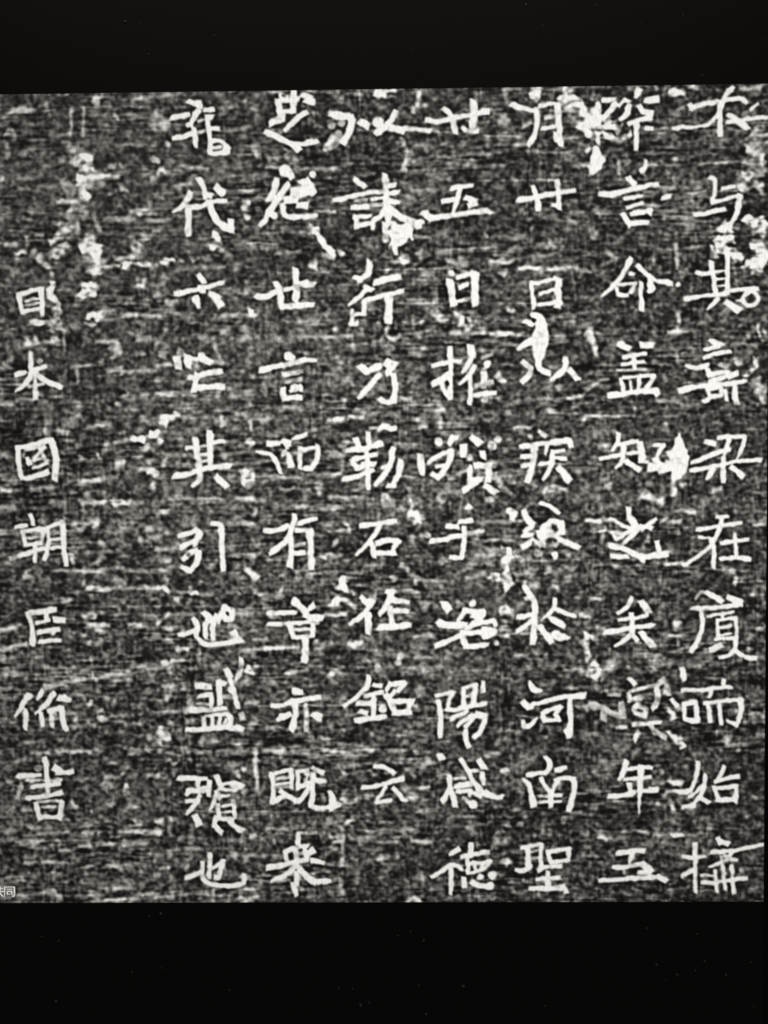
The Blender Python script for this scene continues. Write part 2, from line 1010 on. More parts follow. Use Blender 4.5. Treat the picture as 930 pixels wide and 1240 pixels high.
2046,1479 2156,1480@34*.4
1658,1266@60*.35
1579,1225@50*.4
2052,1052@36*.4
=亡
1683,1584 1692,1644@48
1753,1585 1752,1640@58
1704,1555@50*.6
1793,1605@46*.85
1824,1586 1883,1616@46
1834,1576@40*.9
1751,1705 1802,1705@31
1822,1695 1872,1676 1953,1667@40
1807,1685 1785,1785@38
1801,1770 1881,1761 1962,1762@38
-
1713,1615@24*.7
1551,1628 1662,1629@26*.45
1915,1517 1964,1627@28*.5
1906,1467 1925,1537@26*.4
1893,1621 1934,1619@28*.5
1550,1718 1610,1718@34*.5
1548,1803 1649,1804@34*.6
1649,1802 1770,1800@24*.5
1982,1767 2011,1787@36*.45
2013,1682@40*.35
1921,1806@46*.55
1794,1860@40*.65
1709,1854@46*.5
1648,1869@46*.5
1567,1873@50*.45
1829,1895@40*.45
2135,1599@50*.5
1848,1960@46*.65
1767,1960@44*.6
1717,1959@34*.55
1606,1973 1637,1934 1677,1934@44*.7
1585,2023@44*.5
1746,2025@36*.6
1959,1961@60*.55
2039,1937@44*.5
2090,1938@40*.45
2048,2022@46*.65
2124,1978 2129,2018@24*.6
2112,1798@60*.3
1675,2054@40*.4
1573,2083@60*.7
1544,2043@50*.7
-
=其
1786,2075 1795,2140 1808,2261@38
1877,2036 1876,2121 1879,2232@46
1734,2132 1774,2132@27
1896,2101 1957,2092@29
1650,2305 1721,2296 1823,2266 1904,2247 1995,2243@33
1807,2126 1881,2116@20*.8
1809,2173 1880,2166@24
1812,2213 1879,2208@24
1813,2271 1817,2322 1761,2366@36
1913,2307 1973,2368@46
-
2128,2113@46*.85
1695,2079@50*.55
1596,2219@46*.65
1682,2230@44*.6
1733,2230@44*.55
1689,2120@40*.45
1945,2167 2076,2163@32*.5
1967,2102 2107,2108@26*.4
2090,2274 2135,2274 2134,2344 2089,2334 2090,2274@36*.8
2114,2384@40*.7
1549,2299@50*.8
1538,2360@40*.8
1618,2439 1770,2437@30*.6
1870,2453@56*.7
1800,2442 1941,2445@24*.5
1941,2449 2143,2450@32*.65
1587,2461 1598,2411@30*.35
1606,2527@48*.65
1556,2521@40*.4
2142,2516 2142,2546@40*.55
2004,2318@50*.45
2015,2223@44*.45
1718,2522@50*.35
2011,2494 2072,2495@30*.45
2021,2545@40*.35
1872,2352@50*.4
1566,1938 2150,1953@30*.2
1767,2573@50*.4
1594,2643@50*.4
=引
1675,2669 1725,2659 1776,2639@33
1777,2629 1806,2654 1786,2695@44
1689,2735 1735,2715 1786,2695@31
1786,2695 1770,2735@36
1703,2811 1744,2775 1785,2755@36
1795,2766 1789,2826 1752,2877@44
1692,2861 1752,2887@34
1883,2592 1929,2595 1944,2625@31
1939,2615 1942,2726 1947,2878@34
-
1553,2683@46*.5
1531,2744 1684,2740@26*.5
1857,2655@40*.4
1846,2690@34*.4
1979,2600 2040,2596@30*.7
2060,2591 2151,2601@28*.6
2037,2788@50*.7
2128,2798@44*.45
1879,2868@48*.65
2077,2869 2157,2925@36*.75
2136,2930@36*.6
2016,2848@44*.45
1904,2918@44*.5
1549,2881 1682,2856@28*.45
1561,2815 1632,2815@44*.35
1852,2959@34*.45
1547,2982 1588,2993@48*.7
1659,3013 1730,3014@30*.5
1760,3009@60*.75
1790,3027 1877,3025@26*.6
2024,3011@50*.55
2135,3032@40*.55
1663,3074@46*.6
1820,3091@44*.4
1599,2927@50*.35
2126,2976@40*.5
2140,2697@50*.35
1733,2785@24*-.5
-
=也
1669,3278 1715,3273 1766,3248@34
1757,3177 1787,3218 1776,3289@36
1819,3141 1859,3167 1838,3208@38
1828,3208 1832,3299@31
1900,3157 1868,3228 1877,3310@36
1849,3198 1900,3173@34
1786,3299 1816,3335 1897,3341 1989,3326 2050,3311@33
2000,3265 2030,3311@44
1931,3147 1951,3107 1992,3127 1991,3178 1955,3183 1931,3147@36
1925,3157 1909,3208@34
-
1961,3153@16*-.8
1549,3186@48*.65
1595,3150 1768,3146@28*.55
1584,3237 1655,3232@30*.5
2012,3153 2083,3153@34*.55
2060,3313@30*.6
2050,3280@34*.4
2001,3209 1970,3239@44*.4
1663,3360 1703,3370@44*.8
1678,3365@38*.8
1734,3345@30*.5
1779,3401@50*.6
1668,3074@44*.55
1521,3298@40*.4
1572,3308@50*.35
2132,3250@40*.4
1559,3451@50*.7
1611,3441 1723,3442@40*.5
1783,3452@50*.55
1885,3448@50*.45
1997,3454@40*.5
1594,3503@44*.7
1671,3503 1691,3503@42*.6
2080,3362@40*.4
1968,3382@50*.4
2049,3393@40*.4
2130,3403 2100,3383@34*.5
2088,3495 2149,3500@44*.75
2113,3505@40*.5
1529,3461@40*.35
1601,3400@30*.3
=蓋
1771,3596 1852,3596@44
1771,3591@30
1780,3662 1862,3647@33
1862,3658 1861,3729@33
1769,3708 1851,3709@22*.8
1738,3744 1820,3745 1952,3735@33
1909,3566 1912,3709@34
1914,3576 1944,3586@40
1956,3494 1976,3535@44
1975,3545 1995,3617 2024,3730@33
2048,3423 2047,3505 2006,3566@36*.85
1933,3668 1994,3658@30*.7
1985,3617@44
1809,3791 1813,3863@34
1819,3780 1891,3771 1962,3766@24
1865,3781 1869,3863@24
1911,3781 1910,3858@22
1930,3853 1951,3802@20
1962,3771 1982,3802 1961,3858@36
1705,3867 1777,3868 1848,3858 1961,3853 2052,3864@33
2043,3771 2053,3802@40*.8
2022,3858@44*.9
-
1608,3605@50*.55
1592,3656@46*.5
1689,3605@44*.6
1729,3657 1723,3749@36*.6
1718,3729@44*.5
1706,3806 1768,3806@38*.55
1513,3753 1717,3754@30*.45
1594,3821@36*.5
1644,3872@46*.6
1552,3882@60*.65
1530,3944@44*.65
1669,3924@40*.6
1806,3940@50*.75
1837,3940 1909,3930@34*.55
1725,3934@40*.35
2085,3689 2146,3695@34*.55
2077,3556@40*.45
2125,3792@40*.45
1672,4001@50*.6
1713,4001 1846,4007@34*.7
1877,4002 2081,4003@30*.4
1600,4057 1641,4073@44*.6
1529,4006@44*.6
1723,4050@36*.5
1866,4040@50*.65
1815,4048@30*.45
1537,4140@46*.45
2018,4152@44*.75
2064,4111@40*.6
2104,3843@40*.4
1561,3359@50*.3
1731,3534@60*-.4
2085,2986@60*.3
1611,4006@30*.45
-
=殯
1654,4166 1731,4171 1823,4172@36
1772,4172 1771,4223@36
1699,4249 1750,4249 1822,4234@38
1843,4187 1837,4280@36
1698,4311 1739,4306@30
1781,4270 1759,4321 1697,4394@36
1694,4269 1709,4259@30
1748,4404 1772,4456@44
1885,4156 1909,4219@34
1915,4208 1996,4198@22
1986,4208 2047,4224@46
1996,4239@36
1883,4249 1903,4291@33
1894,4239 1975,4245@24
1903,4286 1965,4276@20
1883,4270 1840,4373@30
1985,4312 1993,4415@33
1887,4332 1896,4415@31
1912,4343 1974,4332@20
1912,4384 1973,4379@20*.8
1870,4420 1983,4426@27
1881,4415 1859,4477@34
1870,4467 1910,4508@36
1952,4426 2013,4488 2043,4498@36
-
2018,4147@44*.75
2064,4106@38*.65
1716,4461@44*.4
1522,4435@50*.65
1599,4430@40*.55
1650,4440@46*.4
1520,4507@48*.6
1593,4445 1597,4528@26*.4
1658,4559@46*.45
1683,4611 1785,4612@34*.45
1724,4570@44*.4
1611,4622@50*.4
2094,4524@48*.55
2114,4561@36*.4
2067,4260@44*.45
2029,4405@44*.45
2116,4416@50*.3
2127,4013 2130,4157@26*.5
1526,4166@44*.45
1506,4160 1527,4155@34*.4
1545,4248@50*.35
1544,4352@50*.3
1588,4726@60*.4
1797,4549@40*.3
=也
1836,4643 1835,4716 1829,4794@33
1690,4788 1731,4783 1783,4747@31
1789,4695 1788,4778@29
1783,4778 1803,4820 1874,4843 2008,4846 2044,4826@31
2050,4774 2049,4831@31
1855,4731 1917,4695@27
1918,4685 1906,4747 1885,4799@34
1865,4789 1890,4794@33
-
1527,4715@50*.4
1515,4778@60*.4
1712,4705@60*.35
2051,4654 2051,4696@34*.5
2072,4654 2133,4649@28*.45
1990,4643@60*.3
2057,4945 2017,4919@44*.65
2022,4924@38*.5
2068,4925 2130,4914@28*.5
1853,4898@46*.7
1812,4898@36*.5
1765,4934@34*.55
1647,4892 1719,4898@36*.5
1493,4903 1626,4903@34*.45
1658,4861 1652,4924@28*.45
1591,4872 1605,4924@28*.4
2099,4883@50*.35
2121,4779@40*.4
1514,4851@50*.3
-
=定
2315,55 2334,133@40
2410,-2 2409,76@46
2330,26 2370,36@34
2320,55 2439,52@34
2339,124 2398,124@28
2399,85 2408,125@40
2268,196 2328,167 2348,163@44
2487,130 2428,164 2357,236@38
2488,57 2528,68@46
2459,28 2518,48@40*.8
2238,244 2307,270 2376,305 2426,320 2485,311 2550,300@36
2406,320 2435,349@38
-
2315,26@24*-.7
2355,26@20*-.6
2374,90@22*-.7
2261,1 2588,5@16*.6
2376,358@50*.85
2370,407@34*.6
2415,418@34*.55
2177,356 2196,395@34*.5
2187,346 2286,347@24*.45
2201,34@44*.5
2131,72@40*.4
2189,170@50*.4
2537,117 2547,136@40*.5
2626,127 2656,147 2725,153@34*.85
2645,211@44*.6
2695,197@34*.6
2724,285 2664,294 2614,332@70*.65
2556,214@40*.4
2245,459 2404,461 2573,469 2672,465@24*.5
2637,30@50*.35
2296,396@60*.3
=絶
2354,476@66*.95
2374,476 2393,515@46
2304,524 2293,592 2242,651@40
2373,554 2312,632 2251,729 2201,798@38
2281,740@46
2332,671 2341,730 2381,751 2460,747 2540,743@33
2352,647 2422,648@44
2473,536 2502,566@64
2402,604 2502,595@80
2492,556 2522,605@56
2431,682 2481,683@46
2253,641 2322,632@40
2518,497@38
-
2443,535@50*.6
2550,718 2655,718@20*.6
2529,811 2529,846@56*.9
2509,831@40*.6
2549,861 2588,930 2637,960@44*.95
2577,979 2637,985@40*.7
2697,961@46*.9
2650,651 2720,647@30*.9
2104,590 2149,591@30*.7
2116,752@48*.7
2449,840@38*.5
2298,958 2438,956@28*.55
2229,936@44*.5
2123,669@50*.35
2202,709@40*.35
2527,1038@60*.4
2641,1039@40*.4
2602,528@50*.3
-
=世
2412,1066 2416,1155 2410,1249@40
2170,1217 2215,1232 2285,1198@36
2291,1139 2320,1204 2319,1288@38
2319,1288 2404,1279 2514,1273@36
2340,1184 2396,1170@30
2436,1151 2516,1156@38
2446,1141 2486,1136@30
-
2113,1330 2163,1331@30*.75
2139,1301 2143,1331@40*.8
2593,1335@46*.65
2652,1425@28*.7
2423,1373 2543,1369@34*.45
2412,1467 2562,1469 2712,1467@28*.55
2312,1481@38*.75
2115,1192@40*.6
2116,1142@36*.5
2121,1469@50*.4
2224,1317@50*.4
2475,1215@44*.5
2527,1058@60*.35
2263,1401@50*.35
2373,1373@50*.4
2586,1068@44*.35
2611,1524@40*.4
2695,1188@30*.35
=言
2361,1581@50
2380,1591@38
2189,1664 2280,1645 2360,1631 2460,1607@36
2460,1607 2530,1608@30
2329,1695 2440,1676@33
2338,1740 2439,1721@26*.7
2323,1780 2332,1840@42
2398,1776@52
2429,1761 2438,1791@34
2368,1795 2418,1786@24
2337,1835 2438,1831@34
-
2689,1729@44*.55
2693,1848@44*.7
2124,1619@50*.45
2133,1693@40*.45
2609,1753@50*.3
2620,1683@50*.3
2437,1906@38*.65
2327,1885 2407,1886@30*.4
2607,1967 2687,1968@36*.65
2215,1969@50*.4
2129,1973 2129,2008@24*.6
2511,2021@38*.75
2429,1731@30*.5
2266,1540@34*.4
2421,1542@30*.4
2661,1604@50*.35
2217,1789@60*.3
2116,1868@60*.35
2236,1879@50*.3
2356,1970@50*.35
2456,1976@44*.35
-
=而
2233,2110 2299,2108@36
2379,2083,20 2425,2068,32 2463,2058,26@33
2319,2090 2362,2107@38
2342,2090 2346,2140@34
2162,2160,18 2248,2169,26 2282,2215,34 2307,2290,22@31
2318,2175 2338,2163@34*.9
2355,2170,26 2369,2244,44@40
2424,2138 2423,2261@32
2429,2152 2525,2132@30
2532,2119,30 2536,2192,38 2495,2262,40@38
2448,2256 2493,2265@38
-
2133,2113@50*.75
2114,1968 2255,1964@22*.4
2129,1983 2129,2033@22*.5
2100,2274 2130,2314 2099,2344@50*.8
2080,2294@60*.6
2124,2374@44*.6
2150,2309 2281,2310@30*.5
2301,2316 2432,2315@28*.7
2523,2312 2643,2308 2684,2278@34*.6
2694,2329@40*.7
2300,2391 2482,2387@22*.5
2240,2385 2239,2456@24*.4
2077,2450 2209,2451@34*.55
2137,2526@44*.6
2258,2496@44*.45
2198,2516@44*.4
2359,2507 2481,2478@40*.4
2451,2407 2440,2488@30*.4
2532,2358 2542,2418@40*.45
2592,2439 2702,2449@28*.5
2531,2508 2702,2505@30*.5
2685,2128@60*.35
2625,2178@70*.3
2685,2208@40*.35
2684,2238@34*.35
2229,2054@34*.4
2516,1967@44*.4
=有
2384,2548 2378,2608 2347,2699 2235,2784@38
2206,2637 2267,2648 2348,2613@33
2409,2598 2520,2569@31
2362,2679 2366,2780 2355,2861@36
2398,2639 2479,2639@29
2479,2639 2483,2730 2486,2872@40
2387,2729 2447,2720@26*.85
2386,2780 2447,2775@34
2245,2769 2316,2719@36
-
2075,2596 2146,2601@30*.5
2540,2599 2620,2600@28*.5
2701,2590@34*.6
2590,2645 2700,2646@24*.45
2538,2791 2578,2802@34*.85
2578,2796 2669,2794@26*.65
2639,2701 2634,2731@30*.6
2548,2741@40*.45
2465,2917@46*.9
2400,2912@50*.75
2314,2916@48*.55
2092,2884 2152,2925@38*.65
2228,2921@36*.55
2131,2930@50*.45
2677,2944 2677,2995@60*.95
2636,2994 2697,2995@30*.7
2646,3045 2646,3086@38*.8
2676,3066@36*.8
2103,2768@50*.35
2134,2707 2133,2809@34*.35
2292,3022@60*.45
2191,3052@60*.4
2484,3019@44*.5
2140,3011@60*.35
2092,2829@20*-.6
-
=章
2388,3079@52
2403,3089 2453,3150@44
2494,3100 2463,3130@40
2220,3144 2311,3146 2392,3140@30*.92
2483,3171 2543,3176@44
2442,3161 2513,3186@40
2217,3215 2320,3213 2493,3202@26*.92
2350,3231 2370,3292@33
2370,3298 2492,3288@28
2492,3217 2487,3283@33
2375,3254 2472,3245@20*.9
2446,3303 2445,3374 2434,3446@38
2513,3207@34*.6
-
2407,3160@28*-.5
2574,3151 2695,3152@28*.7
2677,2989@60*.9
2646,3070 2645,3101@40*.7
2240,3139 2270,3175@40*.4
2067,3153 2128,3154@36*.45
2126,3306 2207,3307@32*.6
2278,3307 2309,3302@34*.4
2064,3372 2197,3363@34*.55
2197,3363 2400,3352@30*.75
2288,3366@40*.6
2135,3403 2135,3383@30*.5
2232,3363 2231,3414@26*.5
2085,3372 2084,3434@38*.35
2501,3324 2557,3339@34*.75
2511,3365 2552,3365@32*.65
2108,3500@70*.75
2195,3495 2184,3547@34*.45
2266,3465@40*.4
2321,3517 2347,3512@34*.8
2357,3507 2454,3492@34*.6
2326,3573 2351,3599@38*.55
2601,3513@52*.7
2652,3498 2661,3529@50*.45
2641,3569@40*.6
2468,3584@50*.45
2377,3548@30*.4
2082,3566@50*.4
2203,3629@50*.4
2127,3220@44*.35
2592,3334@40*.4
2624,3233@60*.25
=亦
2366,3629 2417,3635@46
2233,3716 2304,3721 2355,3696@28
2345,3696 2436,3681 2528,3666@33
2375,3701 2384,3773 2353,3865@38
2441,3712 2450,3794 2444,3876@31*.85
2272,3803@30
2282,3798 2344,3773@38
2293,3788@44
2486,3773 2527,3794@44
-
2070,3700 2151,3695@36*.6
2135,3782@38*.55
2129,3833@34*.45
2252,3803@30*.3
2241,3885@60*.4
2394,3865@40*.4
2587,3825 2597,3897@30*.4
2668,3897@50*.5
2680,3723@36*.8
2058,3792@30*.5
2282,3854@44*.4
2178,4003 2463,3994@32*.5
2280,4003@60*.4
2504,3994@50*.5
2555,3994@28*.8
2611,4007@34*.7
2667,4000@34*.5
2381,4076 2462,4066@28*.6
2310,4070@34*.5
2656,4062@36*.4
2064,4111@40*.5
2132,3998 2129,4214@22*.5
2187,4060@50*.35
2362,3937@50*.3
-
=既
2227,4137 2241,4240 2225,4323@31
2237,4142 2350,4117@28
2350,4117 2348,4230@31
2257,4173 2339,4163@22*.85
2257,4209 2339,4199@24
2257,4230 2338,4225@20*.8
2277,4251 2358,4303@30
2230,4318 2297,4287@36
2390,4127 2389,4241@31
2396,4127 2452,4123@26
2452,4128 2430,4189 2461,4231@30*.9
2399,4231 2461,4200@33
2368,4318 2409,4303 2461,4231@33
2482,4107 2543,4138@33
2482,4138 2481,4241 2464,4355@33
2502,4185 2553,4190@38
2480,4355 2561,4355 2638,4340@29
2583,4262 2602,4324@31
2613,4324 2643,4340@30
-
2431,4164@24*-.6
2132,4003 2134,4261@24*.4
2064,4111@36*.6
2052,4260@36*.6
2129,4240@38*.5
2229,4411@36*.65
2182,4488 2325,4484@32*.6
2376,4468@50*.55
2489,4437@44*.4
2664,4304@40*.75
2665,4180@40*.45
2665,4144@40*.35
2613,4252@30*.4
2285,4395@50*.3
2089,4530@48*.65
2160,4545@44*.6
2080,4416@50*.3
2591,4438@60*.35
2532,4272 2551,4314@30*.35
=来
2386,4520 2385,4582@36
2386,4515 2498,4510@24*.75
2303,4629 2385,4603 2446,4593@31
2303,4634 2312,4686@31
2364,4613 2373,4717@33
2384,4655 2425,4634@20*.7
2435,4655 2477,4624@46
2426,4613 2435,4686@34
2194,4727 2250,4727 2322,4707@38
2322,4707 2445,4676@36
2466,4686 2537,4702@34
2363,4727 2311,4779 2218,4815@36
2383,4727 2434,4790 2485,4821@40
2485,4821 2577,4816@36
2373,4759 2372,4831@36
2351,4831 2371,4904@38
-
2537,4707 2603,4712@24*.6
2507,4660@40*.4
2538,4614@40*.45
2558,4634@36*.35
2600,4547@60*.4
2620,4614@30*.35
2567,4764@34*.45
2656,4531 2649,4718@28*.55
2054,4800@46*.75
2648,4811 2648,4894@38*.5
2149,4654 2292,4655@30*.5
2067,4664@40*.4
2108,4597@40*.35
2232,4530 2232,4582@30*.35
2217,4883@44*.45
2279,4852@50*.4
2157,4810@50*.35
2083,4930@40*.45
2135,4904@40*.4
2453,4894@40*.4
2596,4894@40*.4
2535,4894@40*.3
-
=以
2631,142 2680,153 2740,153@42
2750,153 2764,207 2708,314@46
2809,188 2858,213@46
2918,195@62
2907,258 2977,210 3022,133@40
2996,230 3066,245@44
3066,231 3234,248@30*.8
2700,197@44*.55
2640,211@40*.6
2649,303@70*.6
2679,265@50*.5
-
2909,15 2998,26@50*.85
3161,18 3156,96@30*.6
3131,125@46*.7
3200,101@30*.5
3214,189@40*.75
3085,358 3084,446@26*.65
3074,475@44*.85
3055,328@60*.4
2682,31@60*.35
2770,115@38*.5
3115,261@44*.4
2737,441@50*.4
2657,465@44*.45
2860,14@24*-.5
2958,112@44*.4
=誅
2776,530 2835,575@33
2960,503 2959,532@42
2959,522 2963,640@34
2646,651 2735,637 2865,604 2944,605@31
2964,571 3014,567@33
2974,616 3033,611@33
2874,654 2954,640@26
2953,659 3033,670@33
2963,659 2963,699@40
2963,699 2933,747 2883,776@38
2973,699 3042,759 3131,789@42
2754,696 2854,692@33
2775,657 2844,658@27*.7
2764,755 2873,747@28
2779,755 2783,814@38
2793,805 2883,786 2882,825@28
2864,688 2943,684@24*.7
2973,718 2972,797@44
2952,797 2956,895@40
-
2992,856 3071,828 3111,848@70
3032,817 3021,916@90
3011,915 3015,970@44
3051,877 3111,838@60
3156,799@56*.95
3045,990 3075,1020@46*.85
3140,878 3230,884@24*.5
2951,974@50*.5
2615,719 2655,720@22*.7
3201,741 3230,771@46*.85
2632,950@60*.8
2697,971@46*.75
2772,967@50*.45
3093,632@40*.4
3053,553 3093,553@26*.5
3114,378@60*.35
2842,913@50*.45
2696,558@60*.3
3149,1055 3229,987@24*-.5
3070,1034 3010,1034@40*.4
3189,1095@60*.4
2912,826@34*-.5
-
=行
2856,1022 2855,1091 2790,1135@38
2770,1110 2810,1125@34
2890,1146 2950,1127 3039,1113@40
2850,1170 2809,1219 2729,1277@31
2830,1165 2869,1190@34
2829,1249 2949,1225 3059,1197@34
2974,1231 2973,1310 2967,1379@46
2824,1249 2823,1338@30
2768,1332 2818,1333@29
2749,1307 2743,1396@26*.8
2738,1396 2778,1387@34*.8
-
2967,1399 2947,1448 2977,1483 3027,1479@33*.85
3007,1389 3017,1429@24*.5
3037,1454 3066,1489@30*.7
2908,1388@40*.6
3167,1391@40*.7
3206,1471@50*.5
2756,1525@50*.6
3146,1470@40*.45
2627,1465 2747,1471@22*.5
2646,1604@50*.55
2655,1654@40*.45
2887,1497@50*.5
2736,1605@50*.35
3116,1569@50*.55
3155,1609@44*.5
3095,1648@40*.5
3176,1545@38*.5
3175,1669@36*.5
2694,1734@44*.5
2754,1764 2734,1734@26*.5
2693,1853 2698,1883@34*.6
3054,1857@60*.4
3105,1718@50*.35
3006,1593@36*.6
2886,1586 2926,1597@34*.4
3117,1400@40*.45
3058,1311@40*.3
2720,1159@50*.4
2652,1425@26*.6
2807,1422@34*.5
3197,1282@60*.25
3069,1084@34*.5
=乃
2795,1645 2835,1680 2915,1646@38
2915,1696 2854,1765 2784,1839@38
2955,1627 2995,1647@58
2975,1667 2955,1706@42
2995,1697 3009,1757 2999,1856@40
2914,1845 2953,1871 3004,1856@34
2929,1776@46*.4
-
2722,1958 2813,1954@30*.75
2602,1977 2682,1968@38*.65
2823,1944 3003,1936@36*.4
2852,2020 2932,2015@20*.5
2932,2015 2992,2021@48*.75
3173,1987@60*.35
3154,1818@50*.35
-
=勒
2766,2089 2791,2159@36
2842,2049 2841,2149@34
2710,2153 2801,2149 2921,2115@33
2826,2149 2826,2179@30
2740,2214 2770,2264 2810,2259@34
2750,2209 2891,2180@33
2800,2239 2880,2240@33
2835,2200 2839,2390@34
2688,2334 2759,2319 2870,2275@33
2991,2146 2981,2231 2940,2301 2884,2370@38
2920,2260 2971,2241@24
3036,2221 3030,2301 2980,2371@40
2959,2371 3000,2371@30
-
2618,2313 2669,2293@34*.5
2722,1953 2802,1959@28*.7
2602,1977 2682,1973@38*.6
2862,2020 2932,2015@20*.5
2932,2020 2992,2021@44*.75
3049,2502@50*.75
3119,2543 3129,2584@60*.85
3099,2473 3169,2574@34*.6
3099,2533 3089,2573@40*.6
2949,2471@90*.45
2988,2532@44*.45
2637,2449 2808,2450@36*.45
2616,2504 2737,2510@28*.5
2607,2439@34*.7
3141,2302@30*.4
2711,2058@50*.35
2769,2370@60*.35
2670,2188@60*.35
=石
2786,2616 2887,2602 3008,2588@33
2907,2612 2856,2702 2760,2793@31
2856,2723 2870,2804@33
2886,2723 2957,2698 3027,2714@34
3017,2714 2976,2774@33
2886,2783 2996,2784@31
-
2967,2648@36*.4
2706,2601 2710,2651@44*.7
2634,2711@40*.7
2654,2782@50*.45
2704,2833@38*.55
2613,2792@36*.5
2809,2864 2905,2864@36*.6
2980,2926@46*.7
3026,2860 3066,2866 3091,2916@36*.75
3136,2947@44*.6
3198,2675@40*.8
3168,2680@30*.6
3098,2704@70*.35
2625,2590@50*.5
2655,2646@40*.45
2682,2934 2702,2995 2722,3025@44*.9
2662,2994@38*.8
2610,3085 2651,3076@50*.7
2681,3066 2751,3117@36*.8
2703,2904 2794,2904@28*.4
3126,3038@38*.5
3117,2825@60*.3
-
=作
2792,3051 2822,3092 2853,3072@38
2863,3072 2802,3163 2715,3218@34
2832,3153 2831,3275@42
2944,3017 2979,3022 2954,3093 2903,3158@40
2974,3072 3075,3083@36
2969,3113 2978,3235@38
2984,3138 3074,3139@34
2892,3240 2993,3235 3084,3225@38
-
2599,3151 2700,3157@34*.75
3074,3144 3115,3149@20*.5
2759,3335@70*.6
2719,3356@36*.5
2689,3325@40*.4
2825,3315@40*.45
2649,3274@60*.35
2829,3448@54*.7
2885,3489@44*.75
2930,3540@40*.65
3022,3429@60*.6
2971,3489@44*.4
2951,3377@40*.5
3021,3490 3203,3486@26*.45
3173,3470@40*.55
2606,3518@70*.55
2636,3569@42*.55
3094,3286 3205,3287@26*.35
3186,3094@44*.45
3136,3043@40*.5
2873,3031@50*.45
2758,3458@24*.4
3094,3165@60*.25
=銘
2829,3540 2828,3601 2756,3672 2680,3723@34
2858,3591 2909,3601@30
2807,3662 2919,3637@29
2761,3708 2868,3703@38
2776,3759 2816,3770@34
2863,3662 2857,3795@33
2750,3815 2826,3800 2933,3791@33
2913,3745@46*.95
2960,3576 2939,3632@31
2980,3586 3051,3582 3010,3633@34
2990,3632 2959,3673@33
2939,3653 2979,3745@40
2959,3694 3101,3694@38
2979,3765 3080,3761@36
3081,3694 3070,3766@34
-
2673,3887@50*.45
2912,3908@50*.65
2886,3929@30*.5
2947,3955@40*.45
3089,3889@36*.6
3038,3971@50*.5
2590,4005 2723,4005 2855,3996@34*.65
2956,4006 3048,4001@28*.5
3109,4007 3200,4007@26*.55
3022,4063@38*.5
3179,4074@40*.45
3132,3623@40*.4
3131,3735@50*.4
2815,3867 2846,3898@28*.4
2661,4113@60*.4
=云
-
2864,4098 2915,4099 2981,4145@36
2787,4227 2843,4232 2924,4202 3036,4176@34
2934,4222 2862,4325@33
2872,4325 2964,4305@33
2975,4233 3051,4315@31
2844,4139@40*.6
-
2578,4262,26 2592,4314,56 2607,4350@50*.95
2648,4309 2740,4304@40*.45
2750,4299 2842,4279@38*.65
2679,4263@60*.35
2671,4128@50*.4
2722,4098@60*.3
3036,4238 3189,4233@28*.55
3163,4233@36*.6
3086,4310@36*.5
3077,4140@60*.3
2708,4448@60*.65
2637,4438@60*.4
2657,4469 2655,4718@28*.5
2605,4552@50*.45
2594,4603@50*.45
2768,4573@36*.6
2757,4702@50*.5
2707,4536 2912,4532@28*.4
2892,4449 2963,4449@26*.5
2881,4573 3003,4573@28*.5
2998,4571@40*.6
3034,4480@50*.4
3095,4563 3207,4569@34*.45
2900,4677 3002,4656@40*.45
2900,4656 2905,4708@28*.5
2992,4630@40*.4
3032,4802@30*.3
2653,4842 2653,4905@36*.5
2591,4905@40*.45
3051,4947 3092,4921 3143,4953@26*.75
2959,4937@36*.4
2849,4697@40*.4
2829,4635@50*.35
3147,4367@40*.4
3155,4760 3154,4843@30*.3
2572,4811@30*.6
-
=廿
3209,184 3264,199 3333,181 3442,163 3570,140@33
3309,122 3348,142 3367,206 3377,264@34
3486,81 3496,159 3476,236@46
3421,235 3461,255 3510,256@30
3540,140 3575,140@42
-
3161,8 3151,96@32*.65
3126,124@46*.8
3195,101@30*.5
3115,241 3194,240 3273,253@30*.6
3407,65@40*.55
3317,332@40*.65
3411,328@40*.5
3134,334 3233,326@36*.4
3579,398@36*.7
3579,335@44*.4
3623,570@38*.55
3568,642@40*.8
3341,532@34*.45
3113,603 3271,595@28*.45
3172,633@60*.35
3708,98@30*.6
3679,45@28*.4
3111,789 3141,789 3171,809@50*.85
3116,858@40*.9
3547,873@40*.85
3329,958 3477,960@38*.5
3507,956 3597,942@26*.55
3626,942 3616,972@34*.5
3170,966@60*.4
3328,1032 3437,1029@40*.4
3586,1025 3715,1027@26*.45
3586,1020 3586,1070@26*.4
3676,953 3725,953@30*.45
3539,373@50*.35
3351,469@60*.25
3110,1015 3229,1002@30*-.35
=五
3355,591 3430,582 3479,573@30
3410,587 3390,655 3360,743@33
3300,669 3380,655@31
3439,646 3499,666@40
3459,695 3499,676@44
3201,736 3230,771 3330,752 3459,739 3558,726@33
3558,716 3592,741@33
-
=日
3342,1141 3362,1279@38
3348,1096@38
3387,1122 3447,1103 3492,1093@28
3492,1098 3491,1281@48
3397,1181 3447,1167@34
3377,1260 3456,1256@25*.9
-
3149,1134 3228,1135@30*.6
3248,1135 3288,1145@34*.9
3705,1308@44*.8
3635,1287@30*.4
3705,1229@26*-.6
3237,1322 3296,1372@40*.55
3376,1334 3406,1374@44*.6
3406,1329 3496,1330@26*.6
3416,1364 3406,1403 3445,1433 3475,1404 3456,1364@34*.85
3356,1457 3535,1454@38*.6
3540,1434 3545,1464@34*.6
3585,1464 3664,1460@24*.7
3654,1460 3724,1464@38*.8
3286,1461@40*.4
3127,1400@44*.6
3167,1391@38*.65
3247,1253@50*.4
3586,1030 3705,1027@26*.4
3675,1090@60*.4
3136,1480@40*.4
3256,1521 3166,1500@50*-.35
=推
3340,1541 3345,1631 3339,1849@31
